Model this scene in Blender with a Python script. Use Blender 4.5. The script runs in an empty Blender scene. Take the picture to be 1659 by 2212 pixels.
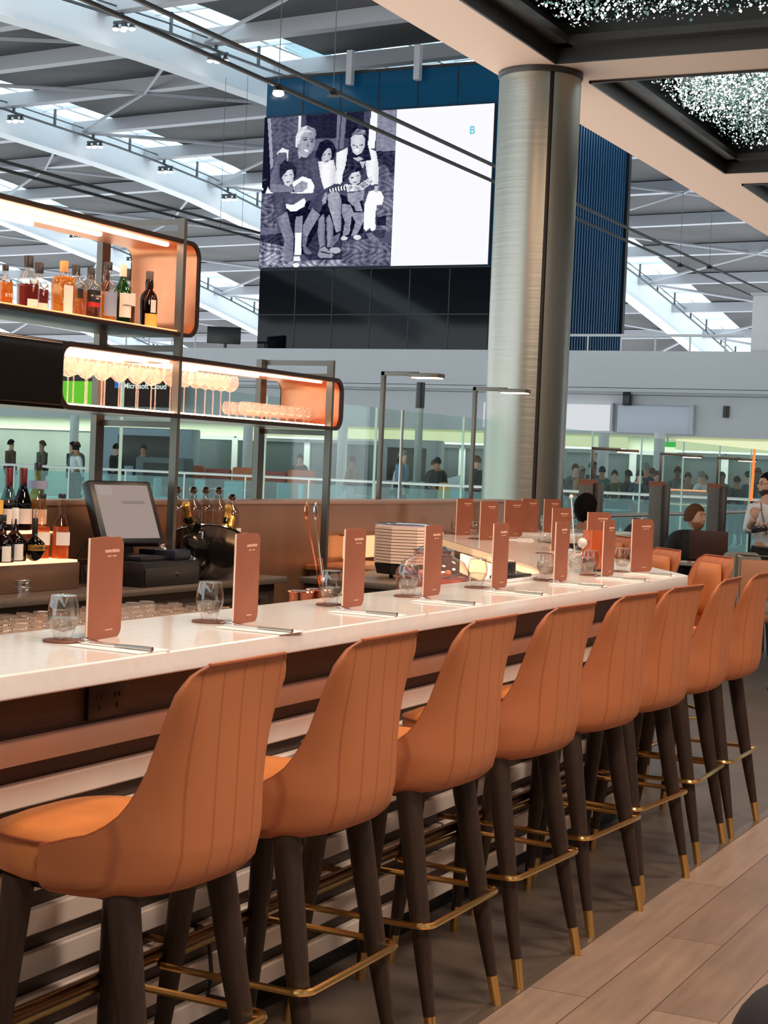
import bpy, bmesh, math, random
from mathutils import Vector, Matrix
random.seed(11)
SC = bpy.context.scene
COL = SC.collection
PI = math.pi
SC.view_settings.view_transform = 'Standard'
SC.view_settings.look = 'None'
SC.view_settings.gamma = 1.0
SC.view_settings.use_curve_mapping = False
SC.view_settings.exposure = 0.0

# ------------------------------------------------------------------ materials
def lin(c):
    out = []
    for v in c[:3]:
        v = v / 255.0
        out.append(v / 12.92 if v <= 0.04045 else ((v + 0.055) / 1.055) ** 2.4)
    return (out[0], out[1], out[2], 1.0)

MATS = {}
def nodes_of(name):
    m = bpy.data.materials.new(name)
    m.use_nodes = True
    nt = m.node_tree
    nt.nodes.clear()
    out = nt.nodes.new('ShaderNodeOutputMaterial')
    return m, nt, out

def pmat(name, col, rough=0.5, metal=0.0, var=0.0, vscale=8.0, bump=0.0, bscale=60.0, spec=0.5, stretch=None, coat=0.0):
    if name in MATS: return MATS[name]
    m, nt, out = nodes_of(name)
    b = nt.nodes.new('ShaderNodeBsdfPrincipled')
    b.inputs['Base Color'].default_value = lin(col)
    b.inputs['Roughness'].default_value = rough
    b.inputs['Metallic'].default_value = metal
    b.inputs['Specular IOR Level'].default_value = spec
    if coat:
        b.inputs['Coat Weight'].default_value = coat
        b.inputs['Coat Roughness'].default_value = 0.05
    nt.links.new(b.outputs[0], out.inputs[0])
    if var or bump:
        tc = nt.nodes.new('ShaderNodeTexCoord')
        mp = nt.nodes.new('ShaderNodeMapping')
        nt.links.new(tc.outputs['Object'], mp.inputs[0])
        if stretch: mp.inputs['Scale'].default_value = stretch
        if var:
            nz = nt.nodes.new('ShaderNodeTexNoise')
            nz.inputs['Scale'].default_value = vscale
            nz.inputs['Detail'].default_value = 4
            nt.links.new(mp.outputs[0], nz.inputs['Vector'])
            mx = nt.nodes.new('ShaderNodeMix'); mx.data_type = 'RGBA'
            c = lin(col)
            lo = tuple(max(0, v * (1 - var)) for v in c[:3]) + (1,)
            hi = tuple(min(1, v * (1 + var)) for v in c[:3]) + (1,)
            mx.inputs[6].default_value = lo; mx.inputs[7].default_value = hi
            rp = nt.nodes.new('ShaderNodeMapRange')
            rp.inputs[1].default_value = 0.3; rp.inputs[2].default_value = 0.7
            nt.links.new(nz.outputs[0], rp.inputs[0])
            nt.links.new(rp.outputs[0], mx.inputs[0])
            nt.links.new(mx.outputs[2], b.inputs['Base Color'])
        if bump:
            n2 = nt.nodes.new('ShaderNodeTexNoise')
            n2.inputs['Scale'].default_value = bscale
            n2.inputs['Detail'].default_value = 3
            nt.links.new(mp.outputs[0], n2.inputs['Vector'])
            bp = nt.nodes.new('ShaderNodeBump')
            bp.inputs['Strength'].default_value = bump
            bp.inputs['Distance'].default_value = 0.002
            nt.links.new(n2.outputs[0], bp.inputs['Height'])
            nt.links.new(bp.outputs[0], b.inputs['Normal'])
    MATS[name] = m
    return m

def emat(name, col, strength):
    if name in MATS: return MATS[name]
    m, nt, out = nodes_of(name)
    e = nt.nodes.new('ShaderNodeEmission')
    e.inputs[0].default_value = lin(col); e.inputs[1].default_value = strength
    nt.links.new(e.outputs[0], out.inputs[0])
    MATS[name] = m
    return m

def tglass(name, col=(255, 255, 255), refl=1.0, ior=1.45, rough=0.02, body=0.0, bodycol=(200, 200, 200)):
    """thin clear glass: tinted transparency with a Fresnel reflection, plus an optional milky body"""
    if name in MATS: return MATS[name]
    m, nt, out = nodes_of(name)
    t = nt.nodes.new('ShaderNodeBsdfTransparent'); t.inputs[0].default_value = lin(col)
    g = nt.nodes.new('ShaderNodeBsdfGlossy'); g.inputs[1].default_value = rough
    f = nt.nodes.new('ShaderNodeLayerWeight'); f.inputs[0].default_value = 0.5
    pw = nt.nodes.new('ShaderNodeMath'); pw.operation = 'POWER'; pw.inputs[1].default_value = 4.0
    nt.links.new(f.outputs['Facing'], pw.inputs[0])
    sc = nt.nodes.new('ShaderNodeMath'); sc.operation = 'MULTIPLY_ADD'; sc.inputs[1].default_value = 0.6; sc.inputs[2].default_value = 0.045
    nt.links.new(pw.outputs[0], sc.inputs[0])
    mx = nt.nodes.new('ShaderNodeMixShader')
    last = sc.outputs[0]
    if refl != 1.0:
        mu = nt.nodes.new('ShaderNodeMath'); mu.operation = 'MULTIPLY'; mu.inputs[1].default_value = refl
        mu.use_clamp = True
        nt.links.new(last, mu.inputs[0]); last = mu.outputs[0]
    src = t.outputs[0]
    if body > 0:
        d = nt.nodes.new('ShaderNodeBsdfTranslucent' if body > .25 else 'ShaderNodeBsdfDiffuse'); d.inputs[0].default_value = lin(bodycol)
        m2 = nt.nodes.new('ShaderNodeMixShader'); m2.inputs[0].default_value = body
        nt.links.new(t.outputs[0], m2.inputs[1]); nt.links.new(d.outputs[0], m2.inputs[2])
        src = m2.outputs[0]
    nt.links.new(last, mx.inputs[0])
    nt.links.new(src, mx.inputs[1]); nt.links.new(g.outputs[0], mx.inputs[2])
    nt.links.new(mx.outputs[0], out.inputs[0])
    MATS[name] = m
    return m

def striped(name, col, col2, axis='Y', period=0.075, width=0.06, rough=0.55, var=0.12, phase=0.0, off_top=None):
    """leather with stitched channels running up the panel"""
    m, nt, out = nodes_of(name)
    N = nt.nodes.new; L = nt.links.new
    b = N('ShaderNodeBsdfPrincipled'); b.inputs['Roughness'].default_value = rough
    tc = N('ShaderNodeTexCoord'); sp = N('ShaderNodeSeparateXYZ'); L(tc.outputs['Object'], sp.inputs[0])
    ad = N('ShaderNodeMath'); ad.operation = 'ADD'; ad.inputs[1].default_value = phase + 10 * period
    L(sp.outputs[axis], ad.inputs[0])
    md = N('ShaderNodeMath'); md.operation = 'PINGPONG'; md.inputs[1].default_value = period / 2
    L(ad.outputs[0], md.inputs[0])
    mr = N('ShaderNodeMapRange'); mr.inputs[1].default_value = 0.0; mr.inputs[2].default_value = period * width
    mr.interpolation_type = 'SMOOTHSTEP'
    L(md.outputs[0], mr.inputs[0])
    nz = N('ShaderNodeTexNoise'); nz.inputs['Scale'].default_value = 9; nz.inputs['Detail'].default_value = 5
    L(tc.outputs['Object'], nz.inputs['Vector'])
    c = lin(col)
    mx = N('ShaderNodeMix'); mx.data_type = 'RGBA'
    mx.inputs[6].default_value = tuple(v * (1 - var) for v in c[:3]) + (1,)
    mx.inputs[7].default_value = tuple(min(1, v * (1 + var)) for v in c[:3]) + (1,)
    L(nz.outputs[0], mx.inputs[0])
    m2 = N('ShaderNodeMix'); m2.data_type = 'RGBA'
    m2.inputs[6].default_value = lin(col2); L(mx.outputs[2], m2.inputs[7]); L(mr.outputs[0], m2.inputs[0])
    L(m2.outputs[2], b.inputs['Base Color'])
    bp = N('ShaderNodeBump'); bp.inputs['Strength'].default_value = 0.45; bp.inputs['Distance'].default_value = 0.003
    n2 = N('ShaderNodeTexNoise'); n2.inputs['Scale'].default_value = 140
    L(tc.outputs['Object'], n2.inputs['Vector'])
    a2 = N('ShaderNodeMath'); a2.operation = 'MULTIPLY_ADD'; a2.inputs[1].default_value = 0.12
    L(n2.outputs[0], a2.inputs[0]); L(mr.outputs[0], a2.inputs[2])
    L(a2.outputs[0], bp.inputs['Height']); L(bp.outputs[0], b.inputs['Normal'])
    L(b.outputs[0], out.inputs[0])
    MATS[name] = m
    return m

# ------------------------------------------------------------------ mesh building
class MB:
    def __init__(s): s.v = []; s.f = []
    def add(s, vs, fs):
        o = len(s.v)
        s.v += [(float(v[0]), float(v[1]), float(v[2])) for v in vs]
        s.f += [[i + o for i in f] for f in fs]
        return s
    def box(s, x0, x1, y0, y1, z0, z1):
        vs = [(x, y, z) for x in (x0, x1) for y in (y0, y1) for z in (z0, z1)]
        return s.add(vs, [(0, 1, 3, 2), (4, 6, 7, 5), (0, 4, 5, 1), (2, 3, 7, 6), (0, 2, 6, 4), (1, 5, 7, 3)])
    def rbox(s, x0, x1, y0, y1, z0, z1, r=0.005, seg=2):
        bm = bmesh.new(); bmesh.ops.create_cube(bm, size=1.0)
        for v in bm.verts:
            v.co = Vector(((x0 + x1) / 2 + v.co.x * (x1 - x0), (y0 + y1) / 2 + v.co.y * (y1 - y0), (z0 + z1) / 2 + v.co.z * (z1 - z0)))
        bmesh.ops.bevel(bm, geom=bm.edges[:], offset=r, segments=seg, profile=0.5, affect='EDGES')
        bm.verts.index_update()
        s.add([v.co for v in bm.verts], [[v.index for v in f.verts] for f in bm.faces]); bm.free()
        return s
    def tube(s, pts, r, n=8, closed=False, caps=True):
        pts = [Vector(p) for p in pts]; k = len(pts); rings = []
        up = None
        for i, p in enumerate(pts):
            a = pts[(i - 1) % k] if (i or closed) else p
            b = pts[(i + 1) % k] if (i < k - 1 or closed) else p
            d = (b - a).normalized()
            if up is None:
                up = Vector((0, 0, 1)) if abs(d.z) < 0.9 else Vector((1, 0, 0))
            u = (up - d * up.dot(d))
            if u.length < 1e-4: u = d.orthogonal()
            u.normalize(); w = d.cross(u); up = u
            rr = r[i] if isinstance(r, (list, tuple)) else r
            rings.append([p + (u * math.cos(2 * PI * j / n) + w * math.sin(2 * PI * j / n)) * rr for j in range(n)])
        vs = [v for ring in rings for v in ring]; fs = []
        for i in range(k if closed else k - 1):
            o = i * n; q = ((i + 1) % k) * n
            for j in range(n):
                fs.append((o + j, o + (j + 1) % n, q + (j + 1) % n, q + j))
        if caps and not closed:
            fs.append(tuple(range(n))[::-1]); fs.append(tuple((k - 1) * n + j for j in range(n)))
        return s.add(vs, fs)
    def cyl(s, p0, p1, r0, r1=None, n=16):
        return s.tube([p0, p1], [r0, r0 if r1 is None else r1], n)
    def bar(s, p0, p1, w, h):
        """square bar between two points, w across, h up"""
        p0 = Vector(p0); p1 = Vector(p1); d = (p1 - p0).normalized()
        up = Vector((0, 0, 1)) if abs(d.z) < 0.9 else Vector((1, 0, 0))
        sd = d.cross(up).normalized(); u = sd.cross(d)
        vs = []
        for p in (p0, p1):
            for a, b in ((-1, -1), (1, -1), (1, 1), (-1, 1)):
                vs.append(p + sd * a * w / 2 + u * b * h / 2)
        return s.add(vs, [(0, 1, 2, 3), (7, 6, 5, 4), (0, 4, 5, 1), (1, 5, 6, 2), (2, 6, 7, 3), (3, 7, 4, 0)])
    def lathe(s, prof, n=24, c=(0, 0, 0), sx=1.0, sy=1.0, sq=None):
        """prof: (r, z) pairs; sq = superellipse exponent for squarish sections"""
        vs = []; fs = []
        k = len(prof)
        for r, z in prof:
            for j in range(n):
                a = 2 * PI * j / n
                cx, cy = math.cos(a), math.sin(a)
                if sq:
                    q = (abs(cx) ** sq + abs(cy) ** sq) ** (-1.0 / sq); cx *= q; cy *= q
                vs.append((c[0] + r * cx * sx, c[1] + r * cy * sy, c[2] + z))
        for i in range(k - 1):
            for j in range(n):
                fs.append((i * n + j, i * n + (j + 1) % n, (i + 1) * n + (j + 1) % n, (i + 1) * n + j))
        if prof[0][0] > 1e-6: fs.append(tuple(range(n))[::-1])
        if prof[-1][0] > 1e-6: fs.append(tuple((k - 1) * n + j for j in range(n)))
        return s.add(vs, fs)
    def prism(s, poly, a0, a1, axis='Z'):
        """poly: 2D points; extruded along the axis. Z:(x,y) Y:(x,z) X:(y,z)"""
        def P(p, h):
            return (p[0], p[1], h) if axis == 'Z' else (p[0], h, p[1]) if axis == 'Y' else (h, p[0], p[1])
        n = len(poly)
        vs = [P(p, a0) for p in poly] + [P(p, a1) for p in poly]
        fs = [tuple(range(n))[::-1], tuple(range(n, 2 * n))]
        fs += [(i, (i + 1) % n, n + (i + 1) % n, n + i) for i in range(n)]
        return s.add(vs, fs)
    def ring(s, outer, inner, a0, a1, axis='Z'):
        """tube between two outlines with equal point counts"""
        def P(p, h):
            return (p[0], p[1], h) if axis == 'Z' else (p[0], h, p[1]) if axis == 'Y' else (h, p[0], p[1])
        n = len(outer); vs = []
        for h in (a0, a1):
            vs += [P(p, h) for p in outer] + [P(p, h) for p in inner]
        fs = []
        for i in range(n):
            j = (i + 1) % n
            fs += [(i, j, n + j, n + i), (2 * n + i, 3 * n + i, 3 * n + j, 2 * n + j), (i, 2 * n + i, 2 * n + j, j), (n + i, n + j, 3 * n + j, 3 * n + i)]
        return s.add(vs, fs)
    def ball(s, c, r, n=12, m=8):
        r = (r, r, r) if not isinstance(r, (list, tuple)) else r
        prof = []
        vs = [(c[0], c[1], c[2] - r[2])]; fs = []
        for i in range(1, m):
            t = -PI / 2 + PI * i / m
            for j in range(n):
                a = 2 * PI * j / n
                vs.append((c[0] + r[0] * math.cos(t) * math.cos(a), c[1] + r[1] * math.cos(t) * math.sin(a), c[2] + r[2] * math.sin(t)))
        vs.append((c[0], c[1], c[2] + r[2]))
        for j in range(n): fs.append((0, 1 + (j + 1) % n, 1 + j))
        for i in range(m - 2):
            for j in range(n):
                a = 1 + i * n
                fs.append((a + j, a + (j + 1) % n, a + n + (j + 1) % n, a + n + j))
        t = len(vs) - 1; a = 1 + (m - 2) * n
        for j in range(n): fs.append((a + j, a + (j + 1) % n, t))
        return s.add(vs, fs)
    def grid(s, P):
        nr = len(P); nc = len(P[0])
        vs = [p for row in P for p in row]
        return s.add(vs, [(i * nc + j, i * nc + j + 1, (i + 1) * nc + j + 1, (i + 1) * nc + j) for i in range(nr - 1) for j in range(nc - 1)])
    def xf(s, M):
        s.v = [tuple(M @ Vector(v)) for v in s.v]; return s
    def mesh(s, name, recalc=True, smooth=40, weld=False):
        me = bpy.data.meshes.new(name)
        me.from_pydata(s.v, [], s.f)
        bm = bmesh.new(); bm.from_mesh(me)
        if weld: bmesh.ops.remove_doubles(bm, verts=bm.verts[:], dist=1e-5)
        if recalc: bmesh.ops.recalc_face_normals(bm, faces=bm.faces[:])
        bm.to_mesh(me); bm.free()
        if smooth:
            me.polygons.foreach_set('use_smooth', [True] * len(me.polygons))
            me.set_sharp_from_angle(angle=math.radians(smooth))
        me.update()
        return me
    def build(s, name, mat, parent=None, loc=None, rz=None, smooth=40, label=None, recalc=True, weld=False):
        me = s.mesh(name, recalc, smooth, weld)
        if mat: me.materials.append(mat)
        o = bpy.data.objects.new(name, me); COL.objects.link(o)
        if parent: o.parent = parent
        if loc: o.location = loc
        if rz is not None: o.rotation_euler = (0, 0, rz)
        if label: o['label'] = label
        return o

def tag(o, label=None, cat=None, group=None, kind=None):
    if label: o['label'] = label
    if cat: o['category'] = cat
    if group: o['group'] = group
    if kind: o['kind'] = kind
    return o
def thing(name, label, cat, loc=(0, 0, 0), rz=0.0, group=None):
    o = bpy.data.objects.new(name, None); COL.objects.link(o)
    o.empty_display_size = 0.1
    o.location = loc; o.rotation_euler = (0, 0, rz)
    return tag(o, label, cat, group)
KIDS = {}
def copy_tree(root, loc, rz, label, group=None, scale=None):
    def cp(o, par):
        c = o.copy(); COL.objects.link(c)
        c.parent = par
        for k in [x for x in ALLCH(o)]: cp(k, c)
        return c
    r = cp(root, None)
    r.location = loc; r.rotation_euler = (0, 0, rz)
    if scale: r.scale = (scale,) * 3
    if label: r['label'] = label
    if group: r['group'] = group
    return r
def ALLCH(o): return list(o.children)
def struct(o, label=None):
    o['kind'] = 'structure'
    if label: o['label'] = label
    return o
def rrect(x0, x1, y0, y1, r, seg=6):
    pts = []
    for cx, cy, a0 in ((x1 - r, y1 - r, 0), (x0 + r, y1 - r, 90), (x0 + r, y0 + r, 180), (x1 - r, y0 + r, 270)):
        for i in range(seg + 1):
            a = math.radians(a0 + 90.0 * i / seg)
            pts.append((cx + r * math.cos(a), cy + r * math.sin(a)))
    return pts
def text_mesh(txt, size, depth=0.0004, align='LEFT', bold=False):
    cu = bpy.data.curves.new('lettering', 'FONT')
    cu.body = txt; cu.size = size; cu.extrude = depth; cu.align_x = align
    if bold: cu.offset = size * 0.02
    o = bpy.data.objects.new('lettering', cu); COL.objects.link(o)
    dg = bpy.context.evaluated_depsgraph_get()
    me = bpy.data.meshes.new_from_object(o.evaluated_get(dg))
    bpy.data.objects.remove(o)
    return me
def put_text(txt, size, M, mat, parent=None, name='lettering', align='CENTER', depth=0.0006, bold=False):
    """text lying in its own XY plane, moved by matrix M into the parent's space"""
    me = text_mesh(txt, size, depth, align, bold)
    me.transform(M); me.materials.clear(); me.materials.append(mat)
    o = bpy.data.objects.new(name, me); COL.objects.link(o)
    if parent: o.parent = parent
    return o
def area_light(name, loc, size, power, col, rot=(0, 0, 0), size_y=None, spread=None):
    l = bpy.data.lights.new(name, 'AREA'); l.energy = power; l.color = lin(col)[:3]; l.size = size
    if size_y: l.shape = 'RECTANGLE'; l.size_y = size_y
    if spread: l.spread = spread
    o = bpy.data.objects.new(name, l); COL.objects.link(o); o.location = loc; o.rotation_euler = rot
    return o

# ------------------------------------------------------------------ palette
leather = striped('tan_leather_channels', (178, 105, 63), (160, 90, 54), 'Y', 0.074, 0.07, 0.52, 0.10)
leather_in = pmat('tan_leather_inside', (198, 122, 66), 0.5, var=0.12, vscale=9, bump=0.25, bscale=140)
piping_m = pmat('leather_piping', (150, 80, 46), 0.5)
legwood = pmat('dark_stained_wood', (52, 38, 29), 0.45, spec=0.3, var=0.2, vscale=30, stretch=(6, 6, 0.6))
brass = pmat('polished_brass', (236, 192, 118), 0.22, 1.0)
dkbrass = pmat('dark_brass', (120, 90, 55), 0.25, 1.0)
quartz = pmat('white_quartz', (226, 220, 214), 0.12, var=0.03, vscale=40, spec=0.55)
slatwood = pmat('pale_painted_slat', (240, 220, 202), 0.45, var=0.05, vscale=6)
darkwood = pmat('dark_walnut_panel', (64, 48, 39), 0.5, var=0.25, vscale=14, stretch=(1, 0.4, 8))
blackpl = pmat('black_plastic', (22, 22, 24), 0.35)
dkgrey = pmat('dark_grey_metal', (62, 60, 58), 0.4, 0.6)
bronze = pmat('dark_bronze_metal', (64, 50, 42), 0.3, 0.85, var=0.15, vscale=5)
frame_m = pmat('bronze_grey_frame', (104, 100, 94), 0.35, 0.7)
copper_in = pmat('brushed_copper', (222, 150, 110), 0.36, 0.75, var=0.06, vscale=20, stretch=(1, 12, 1))
copper_wall_m = pmat('brushed_copper_wall', (190, 142, 112), 0.33, 0.8, var=0.05, vscale=3, stretch=(1, 1, 3))
steel = pmat('polished_steel', (205, 205, 208), 0.12, 1.0)
satin = pmat('satin_steel', (196, 194, 190), 0.3, 1.0)
menu_m = pmat('tan_menu_leather', (140, 80, 57), 0.6, var=0.08, vscale=12, bump=0.15, bscale=200)
menu_ink = pmat('pale_menu_lettering', (226, 186, 160), 0.6)
paper = pmat('white_paper', (240, 236, 230), 0.7)
linen = pmat('white_linen', (238, 235, 230), 0.8, bump=0.2, bscale=400)
glass = tglass('clear_glass', (252, 252, 250), 1.5, 1.5)
ice_m = tglass('frosted_water', (240, 238, 235), 1.0, 1.33, body=0.14, bodycol=(255, 250, 246))
screenglass = tglass('balustrade_glass', (238, 247, 244), 0.6, 1.5)
warm_led = emat('warm_led', (255, 206, 168), 14.0)
white_m = pmat('white_paint', (222, 222, 224), 0.5)
fascia_m = pmat('pale_grey_fascia', (200, 202, 206), 0.5, var=0.02, vscale=0.4)
stone_top = pmat('dark_stone_top', (92, 82, 74), 0.3, var=0.15, vscale=60)
cab_m = pmat('dark_brown_cabinet', (58, 48, 43), 0.4, var=0.1, vscale=10)
# ------------------------------------------------------------------ camera
YAW, PITCH, ROLL, FPX = 0.46178, 0.02844, 0.04187, 3580.0
fw = Vector((-math.sin(YAW) * math.cos(PITCH), math.cos(YAW) * math.cos(PITCH), -math.sin(PITCH)))
rt = fw.cross(Vector((0, 0, 1))).normalized(); upv = rt.cross(fw)
cr = rt * math.cos(ROLL) + upv * math.sin(ROLL)
cu_ = upv * math.cos(ROLL) - rt * math.sin(ROLL)
cam = bpy.data.cameras.new('camera'); cam.sensor_fit = 'VERTICAL'; cam.sensor_height = 24.0
cam.lens = 24.0 * FPX / 2212.0; cam.clip_end = 400; cam.clip_start = 0.05
co = bpy.data.objects.new('camera', cam); COL.objects.link(co)
Mx = Matrix((cr, cu_, -fw)).transposed().to_4x4(); Mx.translation = Vector((0, 0, 1.5))
co.matrix_world = Mx
SC.camera = co

# ------------------------------------------------------------------ daylight
w = bpy.data.worlds.new('daylight'); SC.world = w; w.use_nodes = True
wn = w.node_tree; bg = wn.nodes['Background']
bg.inputs[0].default_value = (0.88, 0.96, 1.0, 1); bg.inputs[1].default_value = 2.3

# ------------------------------------------------------------------ floors
def plank_floor():
    m, nt, out = nodes_of('oak_plank_floor'); N = nt.nodes.new; L = nt.links.new
    b = N('ShaderNodeBsdfPrincipled'); b.inputs['Roughness'].default_value = 0.42
    tc = N('ShaderNodeTexCoord'); mp = N('ShaderNodeMapping'); mp.inputs['Rotation'].default_value = (0, 0, PI / 2)
    L(tc.outputs['Object'], mp.inputs[0])
    br = N('ShaderNodeTexBrick'); br.inputs['Scale'].default_value = 1.0
    br.inputs['Brick Width'].default_value = 1.5; br.inputs['Row Height'].default_value = 0.19
    br.inputs['Mortar Size'].default_value = 0.0018; br.inputs['Bias'].default_value = 0.0
    br.inputs['Color1'].default_value = lin((138, 118, 104)); br.inputs['Color2'].default_value = lin((116, 97, 84))
    br.inputs['Mortar'].default_value = lin((62, 48, 40))
    L(mp.outputs[0], br.inputs['Vector'])
    nz = N('ShaderNodeTexNoise'); nz.inputs['Scale'].default_value = 3.0; nz.inputs['Detail'].default_value = 6
    m2 = N('ShaderNodeMapping'); m2.inputs['Scale'].default_value = (9, 0.9, 1); L(tc.outputs['Object'], m2.inputs[0])
    L(m2.outputs[0], nz.inputs['Vector'])
    mx = N('ShaderNodeMix'); mx.data_type = 'RGBA'; mx.blend_type = 'MULTIPLY'; mx.inputs[0].default_value = 0.55
    rp = N('ShaderNodeMapRange'); rp.inputs[1].default_value = 0.25; rp.inputs[2].default_value = 0.75
    rp.inputs[3].default_value = 0.55; rp.inputs[4].default_value = 1.15
    L(nz.outputs[0], rp.inputs[0]); L(br.outputs[0], mx.inputs[6]); L(rp.outputs[0], mx.inputs[7])
    L(mx.outputs[2], b.inputs['Base Color']); L(b.outputs[0], out.inputs[0])
    return m
def tile_floor():
    m, nt, out = nodes_of('dark_stone_tile_floor'); N = nt.nodes.new; L = nt.links.new
    b = N('ShaderNodeBsdfPrincipled'); b.inputs['Roughness'].default_value = 0.4
    tc = N('ShaderNodeTexCoord'); mp = N('ShaderNodeMapping'); mp.inputs['Location'].default_value = (0.2, 0.1, 0)
    L(tc.outputs['Object'], mp.inputs[0])
    br = N('ShaderNodeTexBrick'); br.inputs['Scale'].default_value = 1.0; br.offset = 0.0
    br.inputs['Brick Width'].default_value = 1.3; br.inputs['Row Height'].default_value = 1.3
    br.inputs['Mortar Size'].default_value = 0.003
    br.inputs['Color1'].default_value = lin((88, 76, 67)); br.inputs['Color2'].default_value = lin((82, 71, 63))
    br.inputs['Mortar'].default_value = lin((48, 40, 36)); L(mp.outputs[0], br.inputs['Vector'])
    nz = N('ShaderNodeTexNoise'); nz.inputs['Scale'].default_value = 5; nz.inputs['Detail'].default_value = 6
    L(tc.outputs['Object'], nz.inputs['Vector'])
    mx = N('ShaderNodeMix'); mx.data_type = 'RGBA'; mx.blend_type = 'MULTIPLY'; mx.inputs[0].default_value = 0.5
    rp = N('ShaderNodeMapRange'); rp.inputs[1].default_value = 0.3; rp.inputs[2].default_value = 0.7
    rp.inputs[3].default_value = 0.6; rp.inputs[4].default_value = 1.1
    L(nz.outputs[0], rp.inputs[0]); L(br.outputs[0], mx.inputs[6]); L(rp.outputs[0], mx.inputs[7])
    L(mx.outputs[2], b.inputs['Base Color']); L(b.outputs[0], out.inputs[0])
    return m
struct(MB().box(-1.70, 14, -8, 32, -0.3, 0).build('floor', plank_floor()), 'grey brown oak plank floor on the open side of the stools')
struct(MB().box(-5.75, -1.735, -8, 32, -0.3, 0).build('floor', tile_floor()), 'dark stone tile floor under the bar and the stools')
struct(MB().box(-1.735, -1.70, -8, 32, -0.3, 0.004).build('trim_1', pmat('floor_trim_metal', (120, 108, 98), 0.35, 0.7)), 'thin metal strip between the dark tiles and the planks')
wallm = pmat('warm_grey_wall', (158, 150, 143), .6, var=.06, vscale=.8)
struct(MB().box(7.0, 7.3, -8, 32, 0, 4.75).build('wall_right', wallm), 'warm grey wall on the open side of the restaurant')
struct(MB().box(-5.75, 7.0, -8, -7.7, 0, 4.75).build('wall_rear', wallm), 'warm grey wall behind the viewer')
farfloor = pmat('pale_far_floor', (178, 182, 180), 0.3, var=0.06, vscale=0.6)
struct(MB().box(-70, 14, 33, 60, -0.4, 0).build('floor', farfloor), 'pale floor of the hall beyond the void')
struct(MB().box(-70, 14, -8, 60, -6.3, -6).build('floor', pmat('lower_hall_floor', (214, 218, 214), 0.5)), 'lower hall floor down below the balustrade')

struct(MB().box(-70, 14, 33, 33.3, -6, -.4).build('wall_far', fascia_m), 'slab edge wall of the far floor')
# ------------------------------------------------------------------ vaulted hall roof
RA = math.radians(6.0)
RB = Vector((math.sin(RA), math.cos(RA), 0)); RP = Vector((-math.cos(RA), math.sin(RA), 0))
PROF = [(-20, 9.5), (0, 11.2), (15, 12.3), (25, 12.85), (32, 13.15), (38, 13.35), (44, 13.35), (50, 13.12), (55, 12.8), (61, 11.95), (67, 11.1), (73, 10.1), (82, 8.2), (90, 6.2), (98, 4.0)]
def rz_(s):
    for (a, za), (b, zb) in zip(PROF, PROF[1:]):
        if s <= b: return za + (zb - za) * (s - a) / (b - a)
    return PROF[-1][1]
def RW(w_, s_, z_):
    p = RP * w_ + RB * s_; return (p.x, p.y, z_)
deck_m = pmat('grey_roof_deck', (90, 88, 89), 0.8, var=0.05, vscale=0.5)
gird_m = pmat('white_painted_steel', (226, 230, 236), 0.4)
purl_m = pmat('pale_grey_purlin', (176, 176, 182), 0.5)
rail_m = pmat('grey_service_rail', (92, 96, 100), 0.4, 0.5)
sky_m = tglass('skylight_glass', (225, 245, 250), 0.6, 1.4)
SS = [-18, -10, 0, 8, 15, 20, 25, 30, 34, 38, 41, 44, 47, 50, 53, 56, 59, 62, 65, 68, 71, 74, 77, 80, 83, 86, 89, 92]
GW = [-19.0, -6.0, 7.0, 20.0, 33.3, 46.2, 59.2, 72.2, 85.2]
gname = {33.3: 'white roof girder running behind the left edge of the big screen', 46.2: 'white roof girder between the big screen and the upper bottle shelf',
         59.2: 'white roof girder low down just right of the upper bottle shelf', 20.0: 'white roof girder hidden above the peach bulkhead', 7.0: 'white roof girder high above the stools',
         -6.0: 'white roof girder over the plank floor', -19.0: 'white roof girder farthest to the right', 72.2: 'white roof girder beyond the upper bottle shelf', 85.2: 'white roof girder farthest to the left'}
lampmesh = None
SPOTS = [18.0 + 4.3 * k for k in range(17)]
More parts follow.
